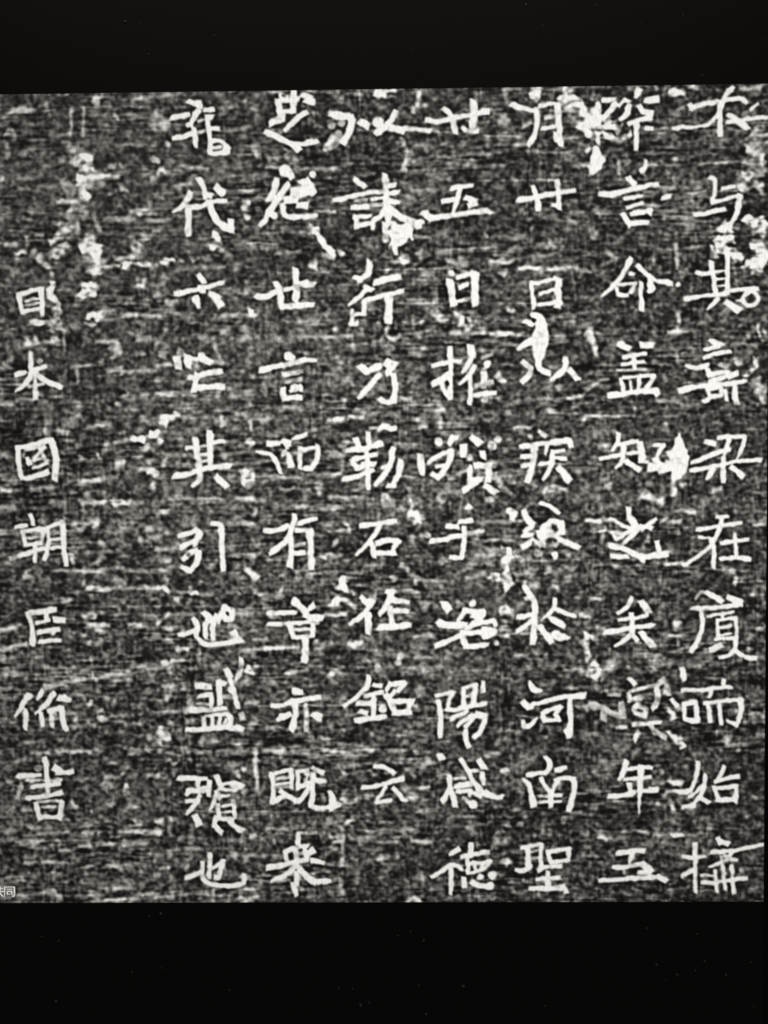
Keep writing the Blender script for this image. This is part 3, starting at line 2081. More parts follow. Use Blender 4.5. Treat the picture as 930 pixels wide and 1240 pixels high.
3235,1649 3335,1626@31
3234,1759 3284,1739 3339,1700@44
3284,1749 3314,1819 3339,1839@30
3345,1621 3405,1621@30
3465,1533 3475,1592@50
3485,1572 3454,1642 3414,1691@34
3489,1652 3454,1711 3394,1765@31
3459,1701 3464,1791 3458,1880@30
3564,1643@44
3544,1672 3544,1782@44*.8
3494,1771 3594,1752@34*.7
3484,1826 3613,1817@31
3534,1603 3594,1583@28*.55
3548,1856@40*.75
-
3324,1755@26*-.8
3166,1549@40*.5
3135,1599@50*.45
3105,1648@34*.5
3244,1858 3284,1879 3293,1919 3243,1928@34*.85
3263,1888@30*.7
3278,1958 3278,2018@34*.75
3163,1997@60*.4
3409,1850@36*.6
3644,1733@60*.45
3693,1922@40*.45
3323,2009 3443,2010@30*.35
3473,1970@60*.3
3533,2011@40*.35
3125,1738@50*.35
-
=殯
3156,2192 3166,2303@46
3201,2233 3302,2173 3352,2159@27
3342,2164 3337,2224 3271,2323@40
3251,2258 3321,2244@27
3231,2303 3271,2328@36
3332,2124 3352,2084 3387,2084@38
3267,2108@50*.8
3472,2085 3512,2120@46
3422,2134 3417,2194@52
3532,2175 3537,2205@50
3592,2136@54*.8
3627,2096@44*.8
3457,2205@38*.8
3492,2255 3582,2256@40
3462,2255 3451,2335@33
3572,2256 3566,2346@44
3512,2285 3501,2335@20*.6
3451,2345 3531,2336@42
3421,2400 3501,2355@38
3551,2376 3611,2416@40
3602,2306 3611,2336@44*.7
-
3331,2334 3431,2285@26*.5
3326,2409 3401,2405@28*.5
3285,2464@38*.8
3455,2506@46*.95
3551,2461 3601,2456@44*.7
3652,2327@44*.5
3646,2377@44*.5
3702,2092@38*.6
3692,2157@50*.35
3696,2417@50*.45
3671,2487@40*.45
3114,2473,20 3114,2543,40 3119,2573@50*.8
3159,2564@40*.6
3701,2528 3706,2578@50*.85
3661,2547@36*.5
3270,2414@60*.35
3170,2383@60*.3
=于
3319,2620 3380,2626@34
3390,2596 3470,2586@28
3420,2626 3420,2676 3417,2787 3399,2817@33
3338,2812 3409,2817@31
3218,2710 3259,2710 3349,2691 3420,2671@31
3420,2671 3540,2647@30*.75
3198,2675@40*.7
-
3439,2712 3550,2710 3721,2709@26*.6
3510,2601 3691,2598@28*.55
3489,2798 3640,2804@30*.65
3690,2769 3690,2840@60*.7
3675,2900@54*.9
3680,2981 3679,3021@40*.85
3619,2940@60*.85
3438,2939 3539,2909@38*.5
3438,2984 3539,2975@36*.5
3549,2854 3590,2849@36*.45
3530,2768 3640,2769@36*.4
3158,2679@30*.5
3399,2853 3499,2853@22*.45
3298,2837@60*.4
3126,2937@60*.4
3126,3038@50*.45
3247,2978@70*.3
3377,3090@44*.5
3619,2991@36*.6
3639,3062@60*.4
3398,2999@40*.3
-
=洛
3297,3095 3322,3136@50
3468,3096@40
3261,3206 3296,3232 3427,3227@44
3427,3131 3377,3207@33
3417,3136 3538,3152@38
3538,3147 3477,3228 3427,3248@40
3468,3167 3528,3182@40
3477,3218 3598,3203 3608,3234@33
3245,3353 3305,3328 3407,3283@33
3407,3268 3426,3360@44
3427,3278 3528,3269@34
3528,3258 3598,3269 3538,3299@50
3426,3360 3558,3350@33
3613,3340@30*.7
-
3447,3187@24*-.7
3679,3138@50*.85
3680,2996@46*.8
3669,3219@44*.45
3669,3280@60*.4
3557,3452@44*.4
3315,3389@44*.4
3340,3496@46*.5
3587,3493@50*.4
3214,3491 3284,3486@38*.45
3163,3480@40*.45
3112,3490@36*.45
3114,3297 3235,3292@24*.45
3136,3038@50*.5
3156,3089 3226,3094@32*.45
3377,3090@50*.45
3287,2993@60*.35
3113,3429 3224,3425@26*.4
=陽
3243,3664 3344,3639@29
3349,3639 3319,3695 3313,3757@30
3258,3695 3272,3797 3267,3920@33
3303,3746 3354,3757 3394,3737@31
3410,3614 3415,3726@31
3405,3614 3496,3594@28
3486,3594 3470,3727@33
3425,3665 3465,3660@25*.8
3394,3737 3546,3712@31
3531,3579 3531,3635@31
3333,3808 3435,3757@27
3373,3849 3465,3778@29
3424,3859 3495,3768@28
3495,3778 3546,3788 3525,3870 3474,3921@35
3424,3880 3424,3941 3439,3977@30
-
3266,4031@52*.98
3109,4007 3200,4007@20*.45
3545,4024 3626,4024@30*.5
3656,4137@44*.6
3616,3953@38*.4
3642,3646@34*.4
3152,3643@70*.3
3121,3746@60*.35
3299,3583@38*.35
3159,4074@60*.35
3111,3715@40*.4
-
=感
3393,4059 3433,4121 3463,4183 3513,4255@30
3513,4255 3564,4286 3645,4297@31
3504,4060 3534,4111@38
3524,4142 3529,4214@34
3321,4162 3331,4234 3280,4316@33
3331,4234 3356,4347@38
3351,4177 3422,4172@22*.8
3361,4224 3463,4209@38
3443,4131 3494,4121@30*.8
3371,4255 3453,4255 3442,4286@31
3473,4265 3513,4286@34
3402,4296 3462,4342@25*.8
3467,4337@50
3544,4255 3595,4286@20
-
3434,3972@40*.85
3168,4233 3199,4228@34*.6
3148,4233@30*.6
3661,4132@46*.55
3545,4029 3626,4024@28*.5
3431,4471 3462,4513@36*.5
3309,4471 3380,4471@28*.4
3086,4295@60*.4
3157,4367@46*.4
3085,4563 3207,4569@30*.4
3309,4548@40*.4
3583,4565 3644,4534@60*.35
3685,4472@40*.45
3180,4058@60*.35
3564,4430@50*.3
3462,4399@50*.3
=德
3375,4616 3323,4652@36
3211,4797 3267,4761 3318,4714 3369,4719 3399,4751@29
3328,4740 3327,4896@33
3409,4802 3414,4854@40
3451,4585 3456,4668@34
3395,4668 3481,4647 3563,4637@28
3430,4668 3435,4771@33
3451,4709 3573,4699@25
3471,4699 3481,4751@25
3522,4709 3511,4751@25
3573,4694 3532,4751 3440,4771@27
3460,4823 3511,4855 3582,4855@35
3511,4792@36
3583,4782@50
3572,4844@40
-
3205,4864 3276,4864@34*.5
3102,4937 3133,4932 3148,4953@26*.65
3674,4699@60*.5
3694,4844@60*.4
3592,4917@50*.3
3144,4802@60*.3
3614,4616@30*.4
3675,4565@60*.3
-
=月
3713,98 3792,129 3856,134@28
3861,125 3870,193 3855,280 3816,343@33
3880,110 3969,92@27
3988,97 3998,204 4008,345@38
3915,179 3969,170@31*.85
3895,242 3974,233@24
3978,272 3978,321@30
-
3791,221 3831,207@36*.7
3919,325@40*.6
3871,18 3846,57@60*.75
3723,2 3812,8@24*.5
3674,25 3683,93@26*.5
4018,59 4057,118@60*.75
4057,11 4097,79 4146,148@60*.8
4165,168 4146,245@90*.72
4215,188 4195,246@70*.75
4126,177@160*.3
3861,8@100*.35
4057,89@110*.35
4067,147@50*.8
4220,130 4224,207@40*.85
4215,372,44 4225,441,70 4215,499,44@60
4225,295@44*.9
4170,382 4161,391@28*.85
4126,459 4166,464@32*.7
4067,322 4126,332@34*.4
3663,200@80*.35
3673,287@60*.35
3998,467@50*.55
3949,515 4008,516@36*.6
3811,377@34*.5
3662,463@34*.5
4225,734@44*.7
4067,771 4087,810@34*.5
3716,698@34*.4
=廿
3751,659 3810,665 3889,641 4008,623 4092,610@32
3845,592 3869,671 3874,724@34
3988,555 3998,633 3998,721@33
3958,696 3978,701@28
-
3948,907 3953,936@36*.7
3671,884 3800,895@28*.4
3691,953 3790,954@28*.4
4215,875@30*.5
3631,1026 3710,1032@26*.45
3651,1090@60*.35
3760,1072 3879,1073@32*.85
3869,1073 3968,1076 4067,1075@32*.8
4087,1075 4186,1096@28*.6
=日
-
3829,1156 3844,1309@33
3834,1166 3958,1138@27
3968,1133 3997,1138@38
4002,1143 3992,1301@46
3878,1221 3973,1202@24
3868,1285 3973,1276@30
-
3759,1165@40*.5
3714,1313@38*.85
3629,1465 3689,1461 3779,1466@30*.8
=以
3834,1343,34 3883,1369,60 3890,1418,70 3886,1487,112 3878,1557,92 3868,1651,24@70
3843,1497 3788,1526 3749,1555@42
3789,1387 3838,1408@34
3778,1630 3828,1670 3818,1715 3778,1749@36
3868,1631 3878,1680 3937,1701@38
4037,1608 4042,1667 3947,1741@38
4057,1682 4106,1737@38
-
3853,1388@22*-.9
4166,1421 4206,1501 4221,1590@32*.75
4126,1450@50*.4
3997,1786@36*.85
4047,1851 4136,1837@26*.8
4146,1827 4226,1768@18*.6
3922,1825 3937,1855@26*.6
3942,1935@42*.9
3997,1875 3927,1845@20*.3
3688,1932@38*.5
4141,1976@44*.7
4156,1966 4236,1962@22*.5
3737,2022 3827,2023@26*.5
3827,2083@34*.6
4017,1489@34*.5
4067,1371@60*.3
3648,1743@60*.4
3827,1934@50*.4
3719,1565@50*-.4
-
=疾
3877,2049 3917,2079@31
3767,2142 3877,2128 3977,2114 4057,2105@31
4057,2105 4067,2145@38
3927,2129 3917,2189@25
3847,2143 3842,2248 3807,2353@38
3772,2202 3837,2198@32
3772,2257 3847,2248@30
3957,2179 4027,2165@28
3877,2248 3957,2239@25
3977,2214 4037,2215@25
3957,2169 3962,2259 3897,2339@34
3997,2269 4056,2345@42
-
3857,2368@46*.7
3906,2419 3946,2389 4036,2395@32*.85
3946,2419 4026,2400@28*.8
3886,2479 3956,2509 3996,2550@34
3841,2504@48*.7
3827,2078@32*.6
3646,2357@44*.7
3727,2027 3827,2028@26*.4
3627,2101@30*.8
4076,2290 4186,2281@34*.35
4126,2345@30*.4
4156,2401@60*.35
3697,2092@36*.4
=終
3711,2528 3711,2578@42
3781,2528 3796,2579 3836,2609@40
3786,2659 3841,2619@36
3696,2598 3776,2588@18*.7
3776,2679 3836,2679@32
3776,2749 3826,2720@40
3826,2709 3906,2740@32*.85
3896,2640 3946,2590 3986,2600@35
4006,2600 4016,2661 3976,2680@46
3876,2675 3956,2665@70*.92
3876,2740 3906,2700@40*.8
3956,2680 4026,2721 4116,2757@38
3966,2741 3986,2701@50*.8
3916,2620 3956,2630@50*.8
-
3961,2630@26*-.7
3966,2711@26*-.6
3836,2730@18*-.6
3886,2589@40*-.4
4166,2591 4246,2592@28*.75
4096,2581@40*.5
3685,2799 3705,2830@60*.8
3735,2789 3775,2830@40*.8
3826,2810@48*.8
3876,2790@48*.8
3971,2806@56*.95
4056,2807@36*.6
4076,2842@28*.5
3936,2882@56*.8
3906,2841@36*.5
4036,2882@44*.75
4081,2883@34*.6
4046,2938@36*.7
3675,2880 3685,3011@52*.75
3725,2910 3825,2906@32*.65
3825,2931@32*.7
3624,2940@36*.8
3790,2977@42*.8
3976,2993@32*.6
3865,2982@38*.5
4167,2883@50*.35
-
=於
3780,2987,30 3815,3042,36 3853,3083,38 3851,3169,40 3837,3344,34@38
3742,3177 3850,3167@34
3736,3272,24 3790,3238,34 3840,3199,30@32
3795,3068 3820,3053@34*.9
3971,3067,30 3968,3129,34 3890,3196,26@31
3976,3127,26 4031,3158,34 4096,3183,22@31
3941,3182,24 3976,3205,48 4028,3239,30@44
3877,3235 3947,3334@36
3961,3271,30 3981,3297,64 4021,3310,50 4064,3308,16@50
3875,3255 3956,3297@22*.8
-
3825,2987 3865,2987@34*.7
3976,2988 3986,3028@32*.55
4106,3070@40*.6
4187,3075 4237,3075@28*.7
4026,3089@38*.4
4126,3176 4187,3176@28*.65
4116,3226@32*.5
4227,3247@32*.4
3654,3148 3694,3148@46*.7
3675,3006@50*.7
3674,3219@50*.5
3654,3280@60*.5
3774,3321@46*.55
3724,3417 3804,3418@32*.65
3925,3433@44*.45
4137,3343 4167,3293 4207,3313@38*.8
4172,3374 4167,3455@32*.7
4026,3500 4126,3506@24*.6
4187,3516 4217,3476 4247,3517 4227,3562 4192,3537@30*.85
4126,3516 4167,3526@36*.75
4006,3546@30*.4
3894,3851 3864,3902 3925,3923@30*.4
=河
3814,3575,16 3829,3616,44 3849,3632,40 3890,3635,12@30
3778,3703,40 3814,3739,52@50
3773,3818,20 3783,3853,38 3813,3856,38 3862,3802,20@30
3829,3716,30 3884,3710,26 3975,3680,30 4056,3670,34 4147,3663,36@33
3889,3770 3910,3819@28
3894,3768 4000,3731@27
4003,3734,34 3970,3780,24 3997,3819,30@26
3910,3817 3995,3815@26
4061,3694 4068,3781 4058,3919@36
4034,3878 4058,3913@28
-
4066,3617@36*.6
3642,3636@44*.6
4106,3730 4207,3735@40*.35
4187,3740@50*.4
4167,3904 4248,3904@30*.35
3975,4000 4066,4000@26*.3
3743,3892@36*.4
3672,3912@46*.4
-
=南
3914,4046,24 3943,4082,34 3936,4118,34 3909,4154,26@33
3803,4155 3909,4143@30
3975,4128 4041,4111@34
3782,4179,18 3818,4230,36 3838,4347,42@36
3970,4190 4000,4175 4081,4180@28
4088,4180,34 4089,4247,34 4071,4308,38 4056,4380,30@38
3886,4179 3909,4226 3936,4257@26
3990,4187 3963,4246 3946,4277@28
3863,4289 4010,4284@22*.9
3868,4325 4010,4321@19*.85
3944,4251 3944,4354@35
-
3630,4297@42*.9
3761,4452@50*.75
3680,4467@40*.5
3661,4132@44*.55
4157,4185@46*.35
4157,4525@32*.6
4238,4536@44*.5
3893,4462@50*.4
4056,4504@40*.3
4005,4535@30*.4
3721,4359@60*.35
4228,4124@60*.3
=聖
3761,4612 3893,4586@29
3802,4607 3807,4731@34
3883,4596 3883,4741@31
3817,4638 3873,4627@16*.8
3817,4679 3873,4669@16*.8
3730,4746 3771,4757 3822,4731@31
3868,4752 3903,4726 4005,4726@29
3924,4628 3944,4700@27
3934,4638 4056,4618 4056,4669@29
3949,4700 4056,4690@27
3852,4809 3934,4798 4000,4798@25
3923,4762 3928,4855@31
3816,4865 3923,4866 4025,4861@33
4025,4845 4040,4887@27
-
3639,4699 3700,4699@28*.6
3689,4829 3750,4829@24*.5
4127,4778@34*.4
4167,4856@46*.35
3710,4865@36*.35
4187,4716@30*.4
-
=解
4475,22 4455,65@44
4514,85 4583,81@46
4475,118 4495,153 4549,163@36
4416,224 4485,196 4549,192@28
4460,220 4461,298 4456,376@31
4514,250 4554,250@30
4416,118 4406,161 4362,199@38
4352,122 4386,83 4416,93@24
4229,101 4239,178 4279,174 4337,102@34
4259,82 4328,78@30
-
4554,255 4760,251@18*.6
4672,252 4760,251@26*.7
4170,148 4190,187 4170,265@85*.9
4269,188@110*.4
4210,246@120*.35
4210,217 4279,237 4338,248@50*.75
4225,290 4279,295 4348,316 4426,283@42*.8
4229,275 4234,343@30
4225,373,44 4225,441,78 4210,499,50 4200,523,20@60
4180,362 4161,391@30*.9
4269,407 4294,393@30*.7
4353,433 4353,511@30*.6
4407,433 4397,462@34*.5
4505,439 4507,512@42*.85
4535,464 4574,460@30*.45
4692,437@32*.6
4682,544 4683,602 4574,596@24*.4
4690,34 4739,49@50*.8
4622,48 4680,44@22*.6
4582,13@30*.7
4416,16@34*.6
4700,146 4740,127@26*.5
4220,734 4240,763 4279,734@38*.6
4279,979 4339,1019@30*.5
4566,1032 4546,1071@34*.5
4704,935 4704,1082@20*.45
4620,1017 4704,1023@22*.4
4210,870@60*.35
4259,101@14*-.8
4293,106@14*-.8
4259,154@14*-.8
4382,112@16*-.6
4254,217@18*-.7
4249,290@16*-.7
=言
4412,541 4446,580@34
4245,631 4299,642 4397,618 4496,595 4589,582@34
4388,667 4496,649@24
4407,716 4496,693@24
4432,756 4545,737 4541,757@29
4383,755 4422,824@34
4437,809 4526,806@32
-
4614,660 4658,656@38
-
=命
4428,1020 4388,1098 4339,1167 4250,1244@31
4467,1060 4527,1119 4576,1154@26
4576,1154 4675,1170@30
4418,1108 4448,1114@30
4344,1191 4349,1236 4408,1236@26
4359,1172 4458,1168 4428,1227@23
4492,1168 4493,1326@30
4542,1208 4547,1154@40
4537,1218 4567,1199@30
-
4710,1171@30*.9
4577,1302 4656,1298@24*.4
4567,1460@34*.5
4706,1348 4716,1407@34*.5
4657,1466 4755,1452@32*.7
4755,1260@30*.8
4746,1595@36*.9
4747,1808@38*.95
4706,1575 4712,1644@22*.5
4230,1461@36*.4
4171,1480 4211,1520 4221,1590@36*.65
4151,1797 4211,1768 4290,1739@24*.65
4151,1480 4191,1421@24*.6
4566,1027@28*.4
4151,1961 4301,1963 4450,1959@20*.5
4261,1868 4370,1884@28*.4
4579,1866 4747,1872@24*.45
=蓋
4355,1532 4419,1557@32
4374,1532@40
4488,1533 4558,1539@40
4493,1523 4498,1553@26
4384,1611 4518,1588@24
4375,1651 4508,1637@22
4345,1690 4519,1682@18*.8
4449,1602 4454,1681@28
4370,1740 4385,1809@27
4380,1730 4469,1726@20
4424,1750 4430,1810@18
4479,1736 4474,1810@26
4479,1721 4568,1722 4519,1806@27
4300,1838 4350,1834 4449,1815 4578,1811 4588,1831@33
-
=知
4355,2068 4351,2123 4321,2172@33
4361,2133 4470,2114@25
4246,2221 4311,2207 4381,2193@28
4385,2128 4386,2233 4341,2277@31
4401,2233 4480,2288@31
4485,2124 4500,2234@44
4410,2188 4470,2183@24
4530,2244 4480,2238@25
4570,2139 4629,2140 4590,2204@28
4545,2274 4650,2275@56
4580,2224 4620,2294@50
-
4650,2275 4690,2285@60
4695,2325 4695,2445@26*.8
4740,2380@40*.9
4649,2045@50*.5
4236,2141 4301,2137@36*.8
4306,2382@44*.85
4251,2507@38*.7
4511,2439 4621,2480@45*.65
4351,2472@70*.4
4471,2343@30*.6
4515,2314@30*.6
4151,2591 4211,2587 4301,2592@24*.7
4691,2605@44*.6
4611,2615 4651,2575@22*.7
4211,2642 4211,2702@24*.4
4281,2642 4252,2733@30*.5
4531,2710@46*.75
4601,2745 4692,2796@30*.4
4337,2869@36*.7
4632,2876 4772,2852@28*.5
4232,2990 4332,2990@24*.5
4161,1961 4350,1963@20*.5
4151,1981@30*.8
=之
4416,2518 4416,2583@36
4421,2573 4461,2624@46
4301,2582 4391,2633 4451,2644@25
4311,2663 4381,2683 4461,2644@25
4501,2644 4586,2584@31
4321,2678 4342,2708 4481,2634@25
4491,2624 4551,2644@31
4382,2739 4491,2634@25
4297,2743 4372,2759 4442,2794 4512,2825 4592,2806 4652,2801@33
4591,2725 4602,2796@36
4472,2815 4512,2845@30
4317,2814 4412,2814@27
-
=矣
4437,3062 4417,3122 4352,3162@33
4497,3092 4543,3153@39
4438,3163 4443,3304@33
4357,3203 4453,3188 4538,3173@24
4277,3278 4352,3268 4453,3244 4568,3239@32
4453,3264 4403,3324 4338,3360@29
4493,3279 4563,3361@38
4453,3304 4473,3330@30
-
4152,3282 4172,3425@40*.85
4207,3465 4242,3506 4212,3557 4172,3536 4182,3486 4207,3465@26*.85
4182,3080 4262,3065@30*.6
4292,3466 4323,3466@60*.4
4513,3406 4574,3457@56*.5
4564,3498@40*.5
4624,3468@50*.4
4674,3306 4734,3301@26*.5
4713,3225@60*.35
4724,3326 4724,3397@24*.4
4613,3159@28*.5
4633,3108@30*.5
4745,3509 4755,3570@33*.9
4755,3641@30*.8
4152,3171@40*.7
=興
4418,3558 4459,3599@31*0.84
4424,3640 4504,3620 4594,3600@25*0.84
4594,3600 4634,3569 4655,3620 4665,3661@35*0.76
4418,3650 4429,3701 4504,3670@31*0.84
4594,3620 4605,3702 4565,3742@38*0.84
4454,3752 4474,3721 4524,3752 4514,3793 4464,3782 4454,3752@30*0.84
4293,3659 4368,3658@28*0.59
4373,3711 4384,3772@44*0.71
4182,3720 4263,3741 4323,3782 4394,3792@38*0.63
4273,3751 4263,3812@44*0.59
4348,3864 4404,3859@30*0.67
4444,3849 4535,3839 4615,3834@34*0.84
4485,3895 4454,3946@42*0.84
4585,3895 4646,3926@34*0.67
4555,3854 4585,3895@36*0.67
-
4695,3702 4726,3743@33*.7
4675,3783@46*.75
4666,3885 4726,3937@36*.7
4737,3993@50*.8
4756,3763@36*.8
4485,3987 4445,4038@34*.5
4253,4073@32*.6
4616,3987@28*.5
4222,3843@34*.5
4303,4001 4394,4002@22*.4
-
=年
4404,4074 4394,4135 4364,4191@34
4404,4120 4495,4110 4566,4115@24
4495,4105 4491,4269 4486,4402,8@38
4394,4186 4485,4176 4556,4171@26
4425,4217 4430,4258@36
4304,4289 4374,4289 4455,4269@32
4475,4258 4597,4254@29
4546,4248 4586,4249@36
-
4621,4141@36*.8
4576,4207 4637,4208@26*.7
4677,4187 4738,4208@44*.6
4597,4341@36*.9
4637,4290@30*.6
4647,4264 4778,4259@25*.6
4718,4264 4768,4265@32*.6
4698,4382@38*.8
4698,4444@30*.5
4758,4357@30*.8
4385,4510 4527,4511@22*.5
4243,4536 4284,4551@36*.7
4233,4515@26*.5
4719,4537@50*.8
4597,4516@40*.4
4578,4681@40*.45
4760,4671@30*.8
4760,4785@40*.9
4193,4628@40*.35
4472,4882@30*.5
4680,4878@28*.4
=五
4350,4649 4456,4629 4517,4634@29
4451,4629 4426,4712@32
4330,4732 4406,4737 4507,4712@33
4507,4712 4558,4758@44
4487,4763 4558,4763@32
4395,4732 4396,4773@20*.6
4243,4815 4335,4815 4456,4799 4578,4795@29
4598,4789 4649,4821@35
-
=不
4774,113 4797,139@34
4779,135 4828,117 4886,110 4965,101 5043,83 5087,85 5112,108@28
5033,20,34 4989,63,30 4970,111,32 4950,169,30 4907,218,28 4863,245,22@29
4955,110 4958,300@31
4999,43 5028,34@30
-
4672,257 4760,253 4828,244 4887,231@19
5004,174 5073,214 5118,258@38
4995,218 5073,209 5239,194@24
5131,152 5180,114@22
5082,25 5189,22@35*.8
5123,365 5133,413@32*.8
4690,39 4729,45@40*.9
4778,11 4817,12@35*.8
4839,463 4967,460 5075,452@20*.5
4692,432@30*.7
4634,655 4663,656@28*.8
5095,510 5144,540@50*.7
5094,462 5143,452@36*.7
5163,394 5222,453@60*.6
5152,297 5230,308@60*.5
5184,599 5223,629@50*.6
5076,588 5105,617@40*.7
=与
4899,547 4928,557 4929,644 4909,693@27
4909,693 4988,674 5076,651@25
4973,611 5046,597@24
5076,651 5067,744 5028,821 4979,840@35
4806,765 4880,756 4988,733@28
-
4989,821 4960,889 4980,968 5049,998 5089,1028@70*.92
4969,879 5038,900@60*.8
4931,977 4931,1006@45*.8
5126,793 5225,834@60*.85
5186,862 5225,882@40*.8
5186,950 5207,1019 5187,1088@70*.95
5109,1087 5167,1029@40*.85
4694,935 4704,1082@24*.5
-
5211,288 5182,404 5183,511 5105,588@120*.38
5205,824 5187,990 5177,1068@110*.35
-
=其
4823,1103 4862,1118 4922,1104@26
4906,1045 4917,1114 4932,1232@28
5005,997 5006,1233@31
4931,1104 5000,1100@14
4932,1149 5001,1144@14
4932,1188 5001,1182@14
4755,1265 4834,1256 4932,1242 5011,1233@25
5011,1218 5188,1205@24
4952,1262 4883,1330@28
5001,1282 5071,1337@40
-
5144,1220 5189,1245 5189,1294 5145,1318 5100,1293 5100,1244 5144,1220@28
5061,1278 5110,1278@20
5029,1027 5060,1155@22*.6
4746,1595@35*.9
5131,1480@38*.9
5190,1412 5195,1491 5220,1521@20*.8
5230,1472@30*.8
4655,1170@35
4710,1174@28
4715,1348 4706,1446@34*.6
4657,1466 4785,1452@30*.6
5072,1426 5121,1421@22*.5
=壽
4904,1508,24 4934,1528,40 4983,1540,22@34
4870,1571,20 4954,1548,32@30
4870,1616,22 4954,1589,30 5025,1580,28@29
4761,1662,20 4816,1682,34 4895,1658,22@32
4890,1685 4903,1725@34
4900,1725 4984,1701 5019,1706@28
4900,1760 5014,1726 5069,1715@29
5019,1736 5064,1712@34
4727,1811,36 4787,1798,34 4846,1792,28 4935,1773,28 5034,1776,34 5125,1759,24@31
4881,1789 4906,1854 4871,1878@28
4901,1804 4970,1793 4970,1845 4898,1856@26
4995,1813 5007,1875@28
5059,1781,30 5053,1850,34 5067,1893,30@33
4964,1656 5004,1672@40*.6
-
5083,1628@55*.9
5182,1629 5182,1688 5113,1727@42*.8
5193,1777 5233,1887@70*.55
4786,1556@26*.6
4766,1664 4756,1694@24*.7
-
4723,2066,12 4727,2146,70 4723,2201,140 4713,2255,155 4706,2310,80 4692,2355,26@130
4640,2275 4739,2285@60
4680,2325 4685,2445@26*.8
4750,2380@40*.9
4929,2417 4969,2407@34*.9
5169,2629 5259,2630@28*.8
4642,2861 4752,2857@22*.7
5042,2899 5072,2950 5052,2990@28*.8
4750,2536 4820,2556@40*.6
4661,2605 4731,2606@34*.6
5118,2428 5257,2439@28*.5
=梁
4878,2122 4937,2133@36
4957,2098 5116,2089@27
5017,2098 5012,2158 4987,2208@30
5116,2089 5101,2159 5067,2228@27
4799,2246 4888,2212 4967,2183@30
4789,2296 4938,2272 5087,2238 5216,2235@26
4987,2218 4988,2367@32
4928,2287 4889,2347@42
5038,2278 5107,2328@34
4957,2188 5027,2168@24
=在
4950,2577 5020,2578@22
4831,2652 4940,2637 5099,2613@24
4985,2587 4960,2678 4921,2748 4841,2817 4752,2872@29
4921,2707 4936,2798 4932,2888@31
4981,2733 5140,2714@25
5060,2678 5071,2819@27
4971,2833 5061,2819 5151,2835@27
4841,2697 4911,2702@18
-
=瘖
4823,3074 4853,3034 4903,3044@22*.7
4893,3039 4983,3090@34
5023,3065 5103,3101@42
4803,3130 4863,3135 4983,3126 5103,3106@29
4858,3145 4874,3226 4844,3327 4799,3398@29
4893,3181 5053,3156@23
4988,3156 4988,3196@20
4953,3206 5073,3192@23
4958,3206 4959,3318@23
5073,3197 5070,3369@27
4964,3257 5044,3242@18
4964,3297 5044,3288@16
4944,3322 5054,3318@23
4914,3388 4984,3363@37
4975,3439 5035,3419 5065,3384@27
5065,3384 5115,3435 5190,3440@29
-
5172,3056@32*.9
5204,3268 5244,3258@44*.8
4664,3306 4744,3301@26*.6
5145,3384@30*.8
4665,3763 4696,3804@42*.8
4645,3630@45*.9
4666,3885 4737,3988@42*.8
5008,3948 5079,3959@50*.5
4703,3215 4733,3235@40*.6
4724,3357 4774,3377@30*.6
5168,3775 5218,3776@30*.5
4978,4009@30*.6
=喘
4745,3499 4760,3570@33
4745,3641 4775,3631 4886,3637 4976,3617 5046,3617@27
4996,3571 4996,3602@35
4926,3632 4906,3683@28
4685,3692 4715,3733@29
4756,3712 4761,3814 4826,3825@27
4756,3723 4826,3708 4842,3835@29
4876,3718 5107,3694@26
4901,3723 4917,3825@31
4972,3713 4982,3846@27
5107,3699 5102,3785 5078,3857 5017,3821@31
-
=始
4843,4080 4838,4167 4798,4260@29
4788,4290 4829,4270 4889,4209@21
4889,4157 4884,4239 4839,4321 4799,4357@29
4758,4357 4829,4352@27
4849,4290 4910,4332@27
4708,4259 4758,4270 4798,4249@31*.9
5004,4107 4989,4158 4949,4204@29
4949,4199 5090,4168@27
4939,4234 4970,4311@27
4949,4245 5080,4230 5071,4322@27
4960,4317 5071,4312@29
-
5192,4302@34*.9
4677,4208 4748,4208@45*.6
4688,4331 4698,4393@32*.8
4719,4537@48*.8
5142,4420@28*.7
4647,4269 4708,4259@25*.7
5099,4005 5079,4010@26*.6
4727,3993@50*.7
=擠
4830,4589 4832,4893@29
4755,4666 4831,4681 4891,4661@25
4750,4785 4821,4749@34
4971,4553 4987,4589@30
4997,4574 5032,4589@34
4926,4640 5073,4631 5174,4605 5244,4595@27
4982,4661 4993,4703@18
5053,4641 5023,4692 4917,4733@25
5002,4661 5083,4692@25
4952,4754 4963,4888@23
4998,4713 5014,4878@25
5053,4723 5059,4827 5070,4899@27
4867,4785 4953,4785@18*.8
4872,4831 4953,4837 5054,4811 5145,4806@25
5114,4754@32*.6
-
=caption
487,4859 540,4859@7
481,4879 545,4879@7
501,4846 501,4879@7
525,4846 524,4879@7
502,4887 487,4908@7
521,4887 539,4908@8
552,4848 550,4910@7
552,4850 614,4850@7
613,4850 612,4902 607,4908 598,4907@7
566,4864 599,4864@6
568,4878 567,4898@6
597,4878 597,4897@6
568,4878 597,4878@6
567,4895 597,4895@6
"""

W, H = int(PW) + 1, int(PH) + 1
rng = np.random.default_rng(11)
fy = np.fft.fftfreq(H)[:, None]
fx = np.fft.rfftfreq(W)[None, :]


def gauss(a, sx, sy):
    k = np.exp(-2 * np.pi ** 2 * ((fx * sx) ** 2 + (fy * sy) ** 2))
    return np.fft.irfft2(np.fft.rfft2(a) * k, s=a.shape)


def noise(sx, sy):
    a = gauss(rng.standard_normal((H, W)), sx, sy)
    return (a - a.mean()) / a.std()


yy, xx = np.mgrid[0:H, 0:W].astype(float)

